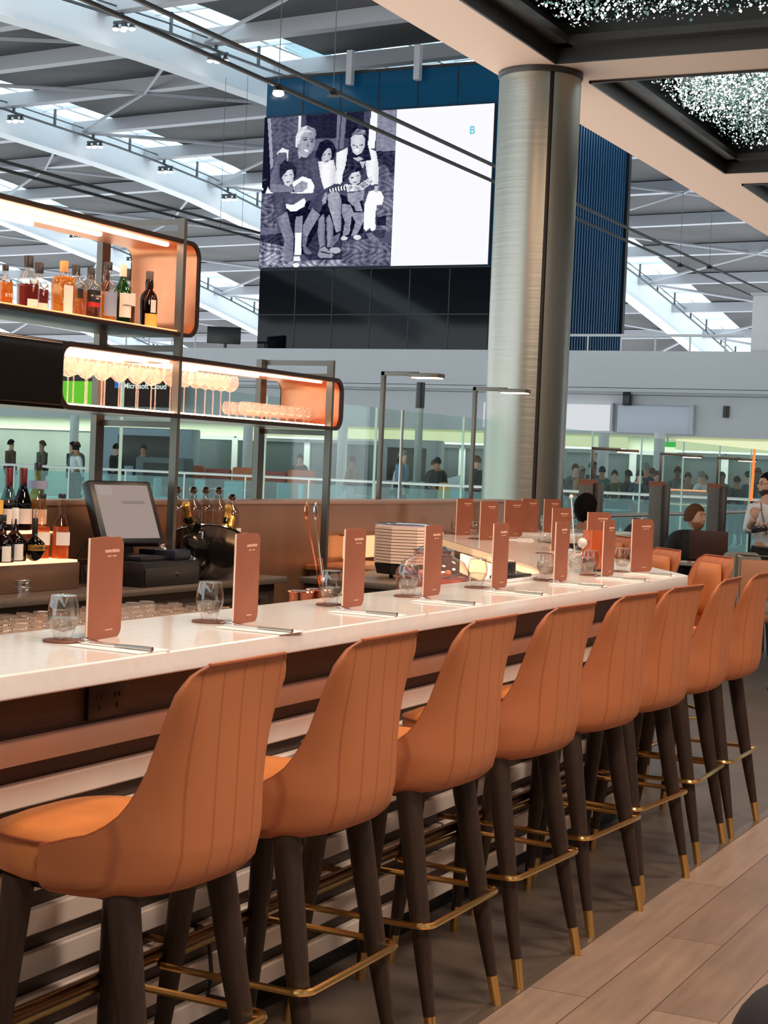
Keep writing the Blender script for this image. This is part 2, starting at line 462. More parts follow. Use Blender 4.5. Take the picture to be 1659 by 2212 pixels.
for gi, gw in enumerate(GW):
    g = thing('roof_girder', gname[gw], 'girder', RW(gw, 40, rz_(40)))
    base = Vector(g.location)
    def loc(P): return [tuple(Vector(q) - base) for q in P]
    mb = MB(); rows = []
    for s_ in SS:
        z = rz_(s_)
        rows.append(loc([RW(gw - .22, s_, z), RW(gw + .22, s_, z), RW(gw + .3, s_, z + 1.3), RW(gw - .3, s_, z + 1.3), RW(gw - .22, s_, z)]))
    mb.grid(rows); mb.build('box_beam', gird_m, g, smooth=30)
    fl = MB()
    rows = []
    for s_ in SS:
        z = rz_(s_)
        rows.append(loc([RW(gw - .32, s_, z - .06), RW(gw + .32, s_, z - .06), RW(gw + .32, s_, z), RW(gw - .32, s_, z), RW(gw - .32, s_, z - .06)]))
    fl.grid(rows); fl.build('bottom_flange', gird_m, g, smooth=30)
    rl = MB()
    rl.tube(loc([RW(gw - 1.0, s_, rz_(s_) + .62) for s_ in SS]), .05, 6)
    rl.tube(loc([RW(gw - 1.0, s_, rz_(s_) + .9) for s_ in SS]), .03, 6)
    for k in range(36):
        s_ = 10 + k * 2.15
        rl.box(*[v for ax in range(3) for v in (loc([RW(gw - 1.0, s_, rz_(s_) + .95)])[0][ax] - (.04, .04, .33)[ax], loc([RW(gw - 1.0, s_, rz_(s_) + .95)])[0][ax] + (.04, .04, .3)[ax])])
    rl.build('service_rail', rail_m, g)
    fr = MB()
    for k in range(38):
        s_ = 8 + k * 2.15
        fr.bar(loc([RW(gw - .25, s_, rz_(s_) + 1.32)])[0], loc([RW(gw - 2.3, s_, rz_(s_) + 1.32)])[0], .07, .12)
    fr.tube(loc([RW(gw - 1.25, s_, rz_(s_) + 1.34) for s_ in SS]), .04, 4)
    fr.build('skylight_frame', gird_m, g)
# skylights, one strip beside each girder
for gi, gw in enumerate(GW):
    rows = [[RW(gw - .3, s_, rz_(s_) + 1.42), RW(gw - 2.3, s_, rz_(s_) + 1.42)] for s_ in SS]
    struct(MB().grid(rows).build('window_%d' % (gi + 1), sky_m, smooth=30), 'strip skylight along the roof girder')
# roof bays between girders
PUR = [6.0 + 4.25 * k for k in range(21)]
for gi in range(len(GW) - 1):
    wl, wh = GW[gi] + .3, GW[gi + 1] - 2.3
    bay = tag(bpy.data.objects.new('ceiling', None), 'grey roof deck with pale purlins between two girders'); COL.objects.link(bay); struct(bay)
    dk = MB()
    cut = (gi == 3)                       # a cross skylight stands over the tower in this bay
    segs = [SS] if not cut else [[s_ for s_ in SS if s_ <= 44], [s_ for s_ in SS if s_ >= 56]]
    for sg in segs:
        rows = []
        for s_ in sg:
            z = rz_(s_) + 1.3
            rows.append([RW(wl, s_, z), RW(wh, s_, z)])
        dk.grid(rows)
    d = dk.build('deck', deck_m, bay, smooth=30)
    sol = d.modifiers.new('thickness', 'SOLIDIFY'); sol.thickness = .12; sol.offset = 0
    if cut:
        sk = MB(); sk.grid([[RW(wl, s_, rz_(s_) + 2.0), RW(wh + 2, s_, rz_(s_) + 2.0)] for s_ in (44, 47, 50, 53, 56)])
        sk.build('cross_skylight', sky_m, bay)
        fr = MB()
        for k in range(7):
            ww = wl + (wh + 1.6 - wl) * k / 6
            fr.bar(RW(ww, 44, rz_(44) + 1.9), RW(ww, 56, rz_(56) + 1.9), .1, .5)
        for s_ in (44.2, 48, 52, 55.8):
            fr.bar(RW(wl, s_, rz_(s_) + 1.95), RW(wh + 1.8, s_, rz_(s_) + 1.95), .1, .16)
        fr.bar(RW(wl, 44.3, rz_(44) + 1.1), RW(wh + 1.8, 44.3, rz_(44) + 1.1), .12, .12)
        fr.build('cross_skylight_frame', gird_m, bay)
    for s_ in PUR:
        if cut and 44.5 < s_ < 55.5: continue
        z = rz_(s_) + 1.0
        MB().bar(RW(wl, s_, z), RW(wh + 2.0, s_, z), .42, .46).build('purlin', purl_m, bay)
    for k in range(0, len(PUR) - 2, 2):
        if cut and PUR[k + 2] > 44 and PUR[k] < 56: continue
        a, b, c = PUR[k], PUR[k + 1], PUR[k + 2]
        br = MB()
        wm = (wl + wh) / 2
        br.tube([RW(wl + .1, a, rz_(a) + .86), RW(wm, b, rz_(b) + .74), RW(wl + .1, c, rz_(c) + .86)], .07, 6)
        br.tube([RW(wh + 1.8, a, rz_(a) + .86), RW(wm, b, rz_(b) + .74), RW(wh + 1.8, c, rz_(c) + .86)], .07, 6)
        br.build('brace', purl_m, bay)
# spotlight clusters on the service rails
bulb = emat('spot_bulb', (255, 250, 240), 9.0)
proto = None; cnt = {}
for gw in (33.3, 46.2, 59.2):
    for k, s_ in enumerate(SPOTS):
        if s_ > 66: continue
        p = RW(gw - 1.0, s_ + .7, rz_(s_ + .7) + .56)
        nm = {33.3: 'the girder behind the screen', 46.2: 'the girder left of the screen', 59.2: 'the girder beside the upper bottle shelf'}[gw]
        lab = 'grey four lamp spotlight cluster under %s' % nm
        if proto is None:
            proto = thing('spotlight_cluster', lab, 'spotlight', p, 0, 'roof spotlights')
            MB().box(-.35, .35, -.05, .05, -.08, 0).build('bracket', rail_m, proto)
            for (a, b) in ((-.24, -.06), (-.08, .08), (.08, -.08), (.24, .06)):
                h = MB().cyl((a, b, -.08), (a, b, -.22), .05, .11, 10).build('lamp_housing', rail_m, proto)
                MB().ball((a, b, -.24), (.1, .1, .05), 10, 6).build('bulb', bulb, h)
        else:
            copy_tree(proto, p, 0, lab, 'roof spotlights')
# end wall of the hall, far behind
endw = MB()
for a, b in ((-25, 26.5), (33, 90)):
    endw.add([RW(a, 93, -6), RW(b, 93, -6), RW(b, 93, rz_(93) + 1.6), RW(a, 93, rz_(93) + 1.6), RW(a, 93.4, -6), RW(b, 93.4, -6), RW(b, 93.4, rz_(93) + 1.6), RW(a, 93.4, rz_(93) + 1.6)],
             [(0, 1, 2, 3), (7, 6, 5, 4), (0, 4, 5, 1), (1, 5, 6, 2), (2, 6, 7, 3), (3, 7, 4, 0)])
struct(endw.build('wall_back', white_m), 'white end wall of the hall')

# suspended lighting tracks
track_m = pmat('dark_track_tube', (52, 50, 50), 0.4, 0.3)
for nm, x0, lab in (('light_track', -11.42, 'dark suspended track tube with small lamp, lower of the pair across the screen'), ('light_track', -10.83, 'dark suspended track tube crossing in front of the screen, upper of the pair'),
                    ('light_track', -27.5, 'dark suspended track tube above the upper bottle shelf, lower of the pair'), ('light_track', -26.72, 'dark suspended track tube above the upper bottle shelf, upper of the pair')):
    t = thing(nm, lab, 'light track', (x0, 24, 6.5) if x0 > -12 else (x0, 38, 8.5))
    MB().cyl((0, -14, 0), (0, 26, 0), .032 if x0 > -12 else .045, n=8).build('tube', track_m, t)
    if x0 > -12:
        for yy in ((-4.75, 4.6, 14) if x0 < -11 else (-4.3, 5.0, 14.4)):
            MB().cyl((0, yy, 0), (0, yy, 6.6), .006, n=5).build('wire', rail_m, t)
            MB().lathe([(.0, .06), (.03, .05), (.07, -.03), (.09, -.05)], 10, (0, yy, -.02)).build('clamp', track_m, t)
        if x0 < -11: MB().ball((0, -4.75, -.1), (.08, .08, .04), 10, 6).build('lamp', bulb, t)
    else:
        for yy in (5.2, 14):
            MB().cyl((0, yy, 0), (0, yy, 4.6), .007, n=5).build('wire', rail_m, t)

# ------------------------------------------------------------------ far side building
fac = thing('upper_walkway', 'pale grey upper walkway parapet across the far side of the hall', 'walkway', (-20, 42, 3.7))
MB().box(-45, 30, 0, .3, .1, 1.07).build('parapet', fascia_m, fac)
MB().box(-45, 30, .04, .3, 0, .085).build('lower_band', fascia_m, fac)
MB().box(-45, 30, .5, 8, -.05, .12).build('slab', fascia_m, fac)
fascia2 = struct(MB().box(-65, 10, 42.7, 43.0, 2.58, 3.64).build('wall_far', fascia_m), 'pale fascia under the upper walkway')
struct(MB().box(-65, 10, 44.6, 45.0, 0, 2.2).build('wall_far', pmat('grey_green_cladding', (158, 164, 158), 0.4, var=0.12, vscale=0.7)), 'grey green shopfront wall of the far hall')
struct(MB().box(-65, 10, 44.5, 45.0, 2.2, 2.9).build('wall_far', pmat('cove_plaster', (226, 228, 206), 0.6)), 'plaster cove above the shopfronts')
struct(MB().box(-65, 10, 43.0, 46, 2.62, 2.72).build('ceiling', white_m), 'soffit over the far shopfronts')
cove_em = emat('cove_glow', (236, 242, 196), 1.0)
for x0, x1, lab in ((-26.5, -14.6, 'pale green glowing cove light under the walkway behind the lamp posts'), (-13.2, -6, 'bright cove light under the walkway above the seated man')):
    c = thing('cove_light', lab, 'light', ((x0 + x1) / 2, 44.3, 2.3))
    MB().rbox(-(x1 - x0) / 2, (x1 - x0) / 2, 0, .12, -.05, .24, .02).build('diffuser', cove_em, c)
    MB().box(-(x1 - x0) / 2, (x1 - x0) / 2, -.03, .14, -.12, -.06).build('trough', fascia_m, c)
sign_w = emat('lit_white_sign', (236, 240, 246), 0.82); sign_b = pmat('pale_blue_sign', (204, 210, 224), 0.4)
for x0, x1, z0, z1, m, lab in ((-18.2, -14.5, 2.66, 3.36, sign_w, 'blank white lit sign board beside the steel column'), (-14.3, -12.3, 2.63, 3.36, sign_b, 'blank pale blue sign board on the fascia')):
    s_ = thing('sign_board', lab, 'sign', ((x0 + x1) / 2, 42.6, z0)); hw = (x1 - x0) / 2
    MB().rbox(-hw, hw, -.1, .08, 0, z1 - z0, .02).build('panel', m, s_)
    MB().box(hw, hw + .06, -.12, .08, 0, z1 - z0 + .05).build('frame', fascia_m, s_)
for x0, z0, lab in ((-14.05, 3.35, 'small black loudspeaker under the walkway edge'), ):
    t = thing('wall_speaker', lab, 'speaker', (x0, 42.5, z0))
    MB().rbox(-.1, .1, -.1, .1, 0, .36, .02).build('cabinet', blackpl, t)
    MB().box(-.03, .03, .1, .25, .1, .2).build('bracket', dkgrey, t)
t = thing('wall_light', 'small grey wall light on the pale fascia at right', 'light', (-11.4, 42.65, 3.1))
MB().cyl((0, 0, 0), (0, 0, .3), .08, n=12).build('shade', dkgrey, t); MB().box(-.03, .03, 0, .08, .1, .2).build('bracket', dkgrey, t)
ex = thing('exit_sign', 'small green lit exit sign in the cove', 'sign', (-13.15, 43.4, 2.3))
MB().rbox(-.22, .22, -.03, .03, 0, .14, .01).build('panel', emat('exit_green', (60, 200, 80), 1.0), ex)
MB().box(-.01, .01, -.01, .01, .14, .34).build('hanger', dkgrey, ex)
# walkway railing pieces
def railing(lab, x0, x1, y, z, h, n):
    r = thing('handrail', lab, 'railing', ((x0 + x1) / 2, y, z)); hw = (x1 - x0) / 2
    MB().cyl((-hw, 0, h), (hw, 0, h), .035, n=8).build('rail', white_m, r)
    for i in range(n):
        xx = -hw + (x1 - x0) * (i + .5) / n
        MB().cyl((xx, 0, 0), (xx, 0, h), .025, n=6).build('post', white_m, r)
    return r
railing('white handrail on the walkway right of the steel column', -16.5, -10.9, 42.15, 4.77, .42, 6)
railing('white handrail on the walkway left of the blue tower', -30.5, -26.3, 42.15, 4.77, .40, 5)
wb = thing('plant_room', 'plain white box room on the upper walkway at the right edge', 'room', (-9.0, 42.6, 4.77))
MB().rbox(-1.75, 2.5, -.3, 6, 0, 1.47, .02).build('walls', white_m, wb); MB().box(-1.8, 2.5, -.33, 6, 1.47, 1.53).build('roof_edge', fascia_m, wb)

# advert boards seen through the glass shelf
adv = thing('advert_screen', 'football advert screen seen between the wine glasses', 'screen', (-31.7, 41.9, 2.95))
MB().rbox(-1.1, .92, 0, .09, 0, 1.4, .02).build('casing', blackpl, adv)
MB().box(-1.05, .88, -.012, 0, .03, .75).build('pitch', emat('pitch_green', (122, 214, 60), 1.0), adv)
MB().box(-1.05, .88, -.012, 0, .76, 1.36).build('crowd', emat('crowd_dark', (70, 62, 66), .9), adv)
MB().box(-1.0, -.55, -.016, -.012, .2, 1.1).build('blue_panel', emat('advert_blue', (60, 90, 170), .9), adv)
adv2 = thing('advert_screen', 'dark advert screen with white lettering behind the wine glasses', 'screen', (-29.3, 41.9, 2.95))
MB().rbox(-1.42, 1.3, 0, .09, 0, 1.4, .02).build('casing', blackpl, adv2)
MB().box(-1.38, 1.26, -.012, 0, .03, 1.37).build('display', emat('advert_brown', (52, 40, 38), .9), adv2)
put_text('Microsoft Cloud', .235, Matrix.Translation((-.62, -.02, .56)) @ Matrix.Rotation(PI / 2, 4, 'X'), emat('advert_white', (255, 255, 255), 1.0), adv2, 'lettering', 'LEFT', bold=True)
for i, cc in enumerate(((242, 80, 34), (127, 186, 0), (0, 164, 239), (255, 185, 0))):
    a, b = i % 2, i // 2
    MB().box(-.95 + a * .11, -.85 + a * .11, -.02, -.012, .67 - b * .11, .77 - b * .11).build('logo_square', emat('logo_%d' % i, (60, 130, 220), 1.0), adv2)

# ------------------------------------------------------------------ blue glass tower with the big screen
tower = thing('glass_tower', 'tall dark blue glass tower carrying the big screen', 'tower', (-22.4, 43.5, 0))
tb = pmat('deep_blue_glass', (16, 72, 106), 0.08, spec=0.3)
tk = pmat('black_blue_glass', (6, 10, 18), 0.05, spec=0.25)
MB().box(-3.8, 3.8, 0, 11.5, 4.4, 7.25).build('lower_glazing', tk, tower)
MB().box(-3.8, 3.8, 0, 11.5, 7.25, 13.0).build('upper_glazing', tb, tower)
jt = MB()
for k in range(1, 6): jt.box(-3.8 + k * 1.27 - .015, -3.8 + k * 1.27 + .015, -.012, .01, 4, 13)
for z in (5.9, 7.25): jt.box(-3.8, 3.8, -.012, .01, z - .015, z + .015)
jt.build('panel_joints', blackpl, tower)
sl = MB()
for k in range(46): sl.box(3.8, 3.9, .1 + k * .25, .2 + k * .25, 4.4, 13)
sl.build('side_slats', pmat('blue_side_slats', (18, 72, 108), 0.35, 0.3), tower)
sb = MB()
for z in (6.2, 8.0, 9.8, 11.6): sb.box(3.8, 3.86, 0, 11.5, z - .03, z + .03)
sb.box(3.78, 3.98, 11.3, 11.55, 6.3, 13); sb.build('side_joints', blackpl, tower)
MB().box(-3.85, 3.85, -.05, 11.6, 13.0, 13.08).build('coping', dkgrey, tower)
for xx in (-.9, 1.3): MB().box(xx, xx + .18, -.4, -.2, 12.6, 13.6).build('roof_bracket', purl_m, tower)
scr = thing('video_screen', 'giant lit advert screen, family portrait left, white panel right', 'screen', (-22.4, 43.38, 7.28))
MB().box(-3.78, 3.78, 0, .1, 0, 4.58).build('casing', blackpl, scr)
MB().box(.70, 3.76, -.02, 0, .02, 4.55).build('white_panel', emat('screen_white', (246, 246, 255), 1.05), scr)
put_text('B', .32, Matrix.Translation((3.12, -.035, 3.72)) @ Matrix.Rotation(PI / 2, 4, 'X'), emat('screen_teal', (110, 205, 215), 1.0), scr, 'mark', bold=True)
# ------------------------------------------------------------------ the portrait shown on the screen (a flat display, cell by cell)
def A(*pts): return [(560 + pts[i] / 5.352, 240 + pts[i + 1] / 5.352) for i in range(0, len(pts), 2)]
def Bq(*pts): return [(560 + pts[i] / 5.352, 400 + pts[i + 1] / 5.352) for i in range(0, len(pts), 2)]
PIC = []
def P_(g, pts, tex=0.0, g2=None): PIC.append((g, pts, tex, g2))
def E_(g, cx, cy, rx, ry, tex=0.0, src=A, n=18, g2=None):
    pts = []
    for i in range(n):
        a = 2 * PI * i / n; pts += [cx + rx * math.cos(a), cy + ry * math.sin(a)]
    P_(g, src(*pts), tex, g2)
# backdrop
P_(.24, A(80, 100, 1660, 0, 1600, 963, 20, 963), .05)
P_(.06, A(80, 100, 140, 100, 160, 800, 60, 800))
P_(.62, A(125, 105, 165, 103, 195, 650, 160, 690))
P_(.30, A(170, 103, 490, 75, 480, 560, 195, 640), .10)
P_(.92, A(490, 75, 525, 72, 515, 300, 490, 300)); P_(.26, A(525, 72, 580, 68, 570, 220, 520, 220))
P_(.10, A(580, 68, 945, 45, 930, 330, 600, 330), .03)
P_(.36, A(650, 340, 930, 330, 930, 460, 640, 480), .06)
P_(.42, A(945, 45, 1050, 38, 1010, 450, 930, 450), .03); P_(.20, A(985, 42, 1000, 42, 965, 450, 950, 450))
P_(.09, A(1050, 38, 1260, 20, 1250, 330, 1030, 330), .03)
P_(.25, A(1250, 20, 1330, 10, 1300, 400, 1240, 400), .04)
P_(1.0, A(1330, 10, 1410, 0, 1365, 450, 1285, 450))
P_(.52, A(1405, 0, 1630, 0, 1610, 480, 1380, 480), .07)
P_(.16, A(1390, 480, 1610, 480, 1600, 730, 1400, 730), .10)
P_(.35, A(1400, 660, 1480, 640, 1590, 800, 1585, 963, 1400, 963), .14)
P_(.04, A(60, 830, 150, 800, 150, 963, 40, 963), .03); E_(.9, 65, 915, 14, 14)
# lower backdrop: steps, stone and ground
P_(.34, Bq(60, 160, 240, 100, 230, 600, 35, 590), .22)
P_(.40, Bq(45, 500, 240, 500, 235, 585, 45, 585), .05)
P_(.16, Bq(35, 590, 330, 560, 330, 740, 30, 680), .12)
P_(.50, Bq(28, 660, 320, 720, 420, 900, 620, 880, 1040, 870, 1050, 940, 20, 960), .34)
P_(.16, Bq(560, 560, 1000, 560, 1000, 870, 620, 880, 540, 800), .08)
P_(.36, Bq(990, 700, 1280, 640, 1555, 700, 1545, 940, 1040, 940, 1000, 830), .20)
P_(.38, Bq(1380, 60, 1580, 20, 1560, 560, 1400, 560), .20)
P_(.10, Bq(1380, 380, 1500, 370, 1490, 480, 1390, 480), .06); P_(.18, Bq(980, 560, 1480, 530, 1480, 620, 1000, 660), .08)
P_(.05, Bq(330, 250, 980, 120, 1240, 200, 1240, 560, 980, 640, 700, 560, 540, 820, 430, 780), .04)
# father
P_(.95, A(240, 500, 300, 440, 380, 470, 370, 620, 250, 520))
P_(.34, A(255, 500, 350, 490, 370, 640, 260, 780, 300, 870, 440, 880, 440, 930, 160, 940, 160, 760, 210, 640), .05, .5)
P_(.25, A(380, 440, 480, 400, 600, 500, 700, 560, 640, 700, 540, 800, 440, 760, 370, 640), .08)
P_(.30, A(640, 560, 700, 560, 740, 760, 760, 900, 680, 963, 640, 960, 690, 860, 640, 720), .05)
P_(.72, A(480, 470, 560, 530, 600, 550, 500, 560)); 
P_(.66, A(470, 290, 520, 240, 640, 240, 690, 300, 680, 420, 640, 500, 590, 540, 530, 530, 490, 470, 470, 380), .04, .5)
P_(.86, A(455, 340, 470, 280, 520, 210, 600, 180, 680, 220, 705, 290, 690, 310, 650, 260, 560, 260, 520, 320, 500, 400, 470, 400), .10)
P_(.5, A(600, 182, 690, 225, 705, 290, 690, 310, 650, 255, 590, 220), .12)
E_(.9, 468, 400, 14, 40); P_(.16, A(545, 340, 590, 335, 592, 352, 548, 358)); P_(.16, A(630, 360, 668, 358, 668, 374, 632, 378))
P_(.15, A(535, 318, 600, 312, 600, 322, 538, 330)); P_(.15, A(625, 335, 672, 340, 670, 350, 625, 345))
P_(1.0, A(560, 455, 612, 470, 600, 490, 566, 478)); P_(.42, A(598, 380, 618, 420, 596, 436, 585, 420)); P_(.18, A(520, 540, 590, 560, 560, 600, 500, 580))
# child in front of the father
P_(1.0, A(100, 963, 130, 890, 160, 940, 200, 960)); P_(1.0, A(430, 830, 540, 770, 640, 800, 680, 880, 660, 963, 400, 963))
P_(.48, A(160, 850, 270, 860, 440, 880, 440, 950, 170, 950), .05); P_(.10, A(428, 880, 440, 880, 440, 945, 430, 945))
P_(.6, A(450, 880, 530, 820, 600, 840, 600, 900, 540, 950, 440, 950), .08)
P_(.10, A(270, 640, 330, 585, 420, 600, 465, 680, 470, 760, 440, 810, 290, 810, 265, 740), .07)
P_(.88, A(310, 720, 340, 700, 420, 690, 440, 760, 430, 840, 380, 885, 330, 860, 300, 790), .02, .7)
P_(.09, A(295, 760, 310, 660, 400, 640, 430, 690, 370, 690, 320, 750), .05)
P_(.2, A(325, 752, 360, 758, 358, 766, 326, 762)); P_(.2, A(390, 748, 420, 742, 420, 752, 392, 758)); P_(.38, A(352, 828, 390, 826, 384, 842, 358, 844))
# middle child
P_(1.0, A(720, 600, 780, 590, 900, 580, 930, 700, 900, 860, 790, 920, 750, 780), .03, .8)
P_(.07, A(705, 470, 740, 380, 820, 340, 890, 370, 930, 450, 910, 540, 870, 580, 740, 590, 690, 540), .05)
P_(.78, A(760, 530, 830, 440, 870, 450, 880, 540, 850, 600, 800, 625, 765, 590), .03, .6)
P_(.06, A(720, 520, 760, 430, 850, 400, 830, 450, 780, 500, 760, 560, 730, 560)); P_(.2, A(775, 520, 805, 510, 806, 520, 778, 530)); P_(.2, A(838, 510, 868, 505, 868, 516, 840, 520)); P_(.35, A(800, 592, 845, 586, 840, 602, 806, 606))
# mother
P_(.98, A(930, 500, 1060, 440, 1090, 560, 1040, 760, 980, 860, 890, 850, 930, 700), .03, .8)
P_(.98, A(1280, 440, 1380, 480, 1410, 640, 1410, 860, 1330, 870, 1280, 760, 1260, 600), .03, .85)
P_(.10, A(1075, 300, 1100, 220, 1180, 160, 1260, 170, 1300, 250, 1290, 400, 1330, 580, 1280, 590, 1240, 600, 1110, 600, 1090, 700, 1030, 700, 1050, 560, 1070, 430), .08)
P_(.5, A(1110, 280, 1170, 220, 1260, 240, 1270, 290, 1180, 280, 1110, 320), .2)
P_(.86, A(1095, 330, 1140, 290, 1230, 290, 1262, 340, 1256, 430, 1220, 500, 1170, 528, 1125, 500, 1098, 420), .02, .72)
P_(.15, A(1110, 404, 1150, 410, 1150, 420, 1112, 414)); P_(.15, A(1195, 408, 1236, 400, 1236, 412, 1196, 420)); P_(1.0, A(1135, 460, 1195, 462, 1180, 482, 1146, 480)); P_(.45, A(1166, 400, 1180, 440, 1160, 444))
P_(.75, A(1120, 560, 1200, 545, 1240, 570, 1180, 600)); P_(.8, A(1200, 600, 1260, 600, 1230, 700, 1200, 640), .1)
# boy in stripes
for k in range(14):
    P_(.96 if k % 2 else .10, A(835 + k * 16, 920 - k * 4, 851 + k * 16, 914 - k * 4, 858 + k * 16, 950 - k * 2, 842 + k * 16, 955 - k * 2))
P_(.8, A(1030, 860, 1180, 870, 1330, 770, 1350, 830, 1240, 930, 1060, 950), .25)
for k in range(8): P_(.12, A(1210 + k * 18, 860 - k * 9, 1215 + k * 18, 856 - k * 9, 1235 + k * 14, 900 - k * 9, 1229 + k * 14, 902 - k * 9))
P_(.12, A(1000, 760, 1040, 640, 1120, 590, 1200, 620, 1245, 700, 1230, 780, 1200, 700, 1080, 760, 1070, 830, 1000, 830), .14)
P_(.88, A(1070, 790, 1110, 730, 1190, 710, 1210, 770, 1200, 840, 1150, 870, 1090, 850), .02, .7)
P_(.2, A(1095, 780, 1130, 776, 1130, 788, 1098, 792)); P_(.2, A(1160, 762, 1190, 752, 1192, 764, 1162, 774)); P_(.4, A(1122, 834, 1172, 826, 1162, 842, 1128, 846))
# legs, boots and feet
P_(.30, Bq(175, 140, 250, 90, 330, 130, 350, 300, 290, 350, 230, 380, 190, 220), .06, .16)
P_(.52, Bq(235, 390, 360, 315, 400, 480, 440, 600, 430, 860, 380, 905, 320, 890, 305, 760, 330, 660), .07, .38)
P_(1.0, Bq(345, 230, 430, 240, 560, 160, 580, 200, 560, 260, 470, 310, 400, 315, 345, 270))
P_(.34, Bq(370, 170, 440, 140, 540, 110, 540, 150, 470, 200, 380, 220), .08)
P_(.55, Bq(460, 380, 540, 365, 540, 480, 525, 820, 450, 815, 450, 540), .04); P_(1.0, Bq(452, 560, 525, 560, 525, 815, 448, 815)); P_(.98, Bq(440, 830, 510, 830, 515, 890, 430, 885)); E_(1.0, 465, 935, 40, 24, 0, Bq)
P_(.24, Bq(640, 180, 770, 95, 780, 240, 740, 330, 690, 300, 600, 290), .06)
P_(.55, Bq(655, 275, 745, 355, 650, 510, 590, 620, 540, 600, 550, 470), .07); P_(.42, Bq(540, 560, 600, 620, 580, 720, 650, 790, 630, 815, 560, 790, 535, 700), .08)
P_(.62, Bq(770, 180, 810, 90, 830, 130, 810, 220, 770, 240), .04)
P_(.55, Bq(725, 400, 790, 345, 800, 420, 800, 700, 740, 740, 715, 560), .04, .4); P_(.56, Bq(815, 400, 850, 350, 900, 480, 890, 680, 830, 740), .04, .4)
P_(.6, Bq(740, 750, 800, 720, 870, 790, 900, 820, 870, 855, 740, 850, 715, 815), .05); P_(.1, Bq(750, 770, 860, 800, 850, 812, 745, 785)); E_(.7, 920, 765, 64, 36, .05, Bq)
P_(.66, Bq(830, 130, 880, 85, 960, 100, 990, 180, 985, 540, 930, 560, 880, 380, 840, 250), .08, .5); P_(.4, Bq(905, 600, 980, 560, 960, 640, 870, 740, 850, 720), .08)
P_(.58, Bq(1060, 110, 1250, 80, 1240, 180, 1120, 250, 1060, 190), .1)
P_(.55, Bq(1000, 230, 1090, 240, 1130, 330, 1250, 330, 1250, 420, 1160, 600, 1100, 600, 1150, 440, 1110, 360, 1080, 580, 1000, 610, 1030, 440, 990, 330), .10)
P_(.62, Bq(1130, 240, 1200, 210, 1230, 320, 1150, 310), .1); E_(.85, 1020, 628, 40, 24, .05, Bq); E_(.9, 1170, 618, 44, 28, .05, Bq)
P_(1.0, Bq(1300, 90, 1370, 70, 1440, 90, 1470, 160, 1450, 240, 1390, 240, 1370, 400, 1380, 520, 1340, 550, 1310, 510, 1270, 550, 1240, 510, 1250, 250)); P_(.75, Bq(1370, 20, 1410, 30, 1400, 100, 1360, 90))
P_(.42, Bq(1270, 570, 1330, 560, 1420, 650, 1410, 690, 1350, 690, 1300, 640), .1)
P_(.1, A(860, 850, 900, 830, 1010, 850, 1000, 870, 940, 880)) if False else None
def portrait():
    NX, NZ = 190, 224
    W, H = 4.46, 4.52
    img = [[None] * NX for _ in range(NZ)]
    TL, TR, BL, BR = (577.5, 258.5), (862, 240.5), (564.5, 580), (848.5, 576.5)
    def uv(p):
        u, v = (p[0] - 565) / 284.0, (p[1] - 250) / 330.0
        for _ in range(6):
            x = (TL[0] * (1 - u) + TR[0] * u) * (1 - v) + (BL[0] * (1 - u) + BR[0] * u) * v
            y = (TL[1] * (1 - u) + TR[1] * u) * (1 - v) + (BL[1] * (1 - u) + BR[1] * u) * v
            u += (p[0] - x) / 284.5; v += (p[1] - y) / 330.0
        return u * NX, v * NZ
    rnd = random.Random(5)
    for g, pts, tex, g2 in [q for q in PIC if q]:
        q = [uv(p) for p in pts]; n = len(q)
        xs = [p[0] for p in q]; ys = [p[1] for p in q]
        x0, x1 = min(xs), max(xs); y0, y1 = min(ys), max(ys)
        for j in range(max(0, int(y0)), min(NZ, int(y1) + 1)):
            yc = j + .5; cr_ = []
            for i in range(n):
                (ax, ay), (bx, by) = q[i], q[(i + 1) % n]
                if (ay > yc) != (by > yc): cr_.append(ax + (yc - ay) * (bx - ax) / (by - ay))
            cr_.sort()
            for a, b in zip(cr_[::2], cr_[1::2]):
                for i in range(max(0, int(a + .5)), min(NX, int(b + .5))):
                    t = (i + .5 - x0) / max(1e-3, x1 - x0)
                    gg = g if g2 is None else g + (g2 - g) * max(0, 2 * abs(t - .45) - .2)
                    if tex:
                        gg += tex * (rnd.random() - .5) * 1.2 + tex * .8 * math.sin(i * .37 + 3 * math.sin(j * .21)) * math.sin(j * .45 - 2 * math.sin(i * .17))
                    img[j][i] = min(1.0, max(.01, gg))
    vs = []; fs = []; cols = []
    for j in range(NZ + 1):
        for i in range(NX + 1): vs.append((-3.76 + W * i / NX, -.02, 4.55 - H * j / NZ))
    for j in range(NZ):
        for i in range(NX):
            o = j * (NX + 1) + i
            fs.append((o, o + NX + 1, o + NX + 2, o + 1))
            g = img[j][i]; g = .3 if g is None else g
            g = g ** .82; c = lin((255 * g * (.84 + .15 * g), 255 * g * (.84 + .15 * g), 255 * min(1, g + .09 * (1 - g))))
            cols += list(c) * 4
    me = bpy.data.meshes.new('portrait'); me.from_pydata(vs, [], fs)
    at = me.color_attributes.new('Col', 'FLOAT_COLOR', 'CORNER'); at.data.foreach_set('color', cols)
    m, nt, out = nodes_of('screen_portrait')
    e = nt.nodes.new('ShaderNodeEmission'); e.inputs[1].default_value = 1.0
    a = nt.nodes.new('ShaderNodeVertexColor'); a.layer_name = 'Col'
    nt.links.new(a.outputs[0], e.inputs[0]); nt.links.new(e.outputs[0], out.inputs[0])
    me.materials.append(m)
    o = bpy.data.objects.new('portrait', me); COL.objects.link(o); o.parent = scr
    o['label'] = 'black and white family portrait display'
portrait()
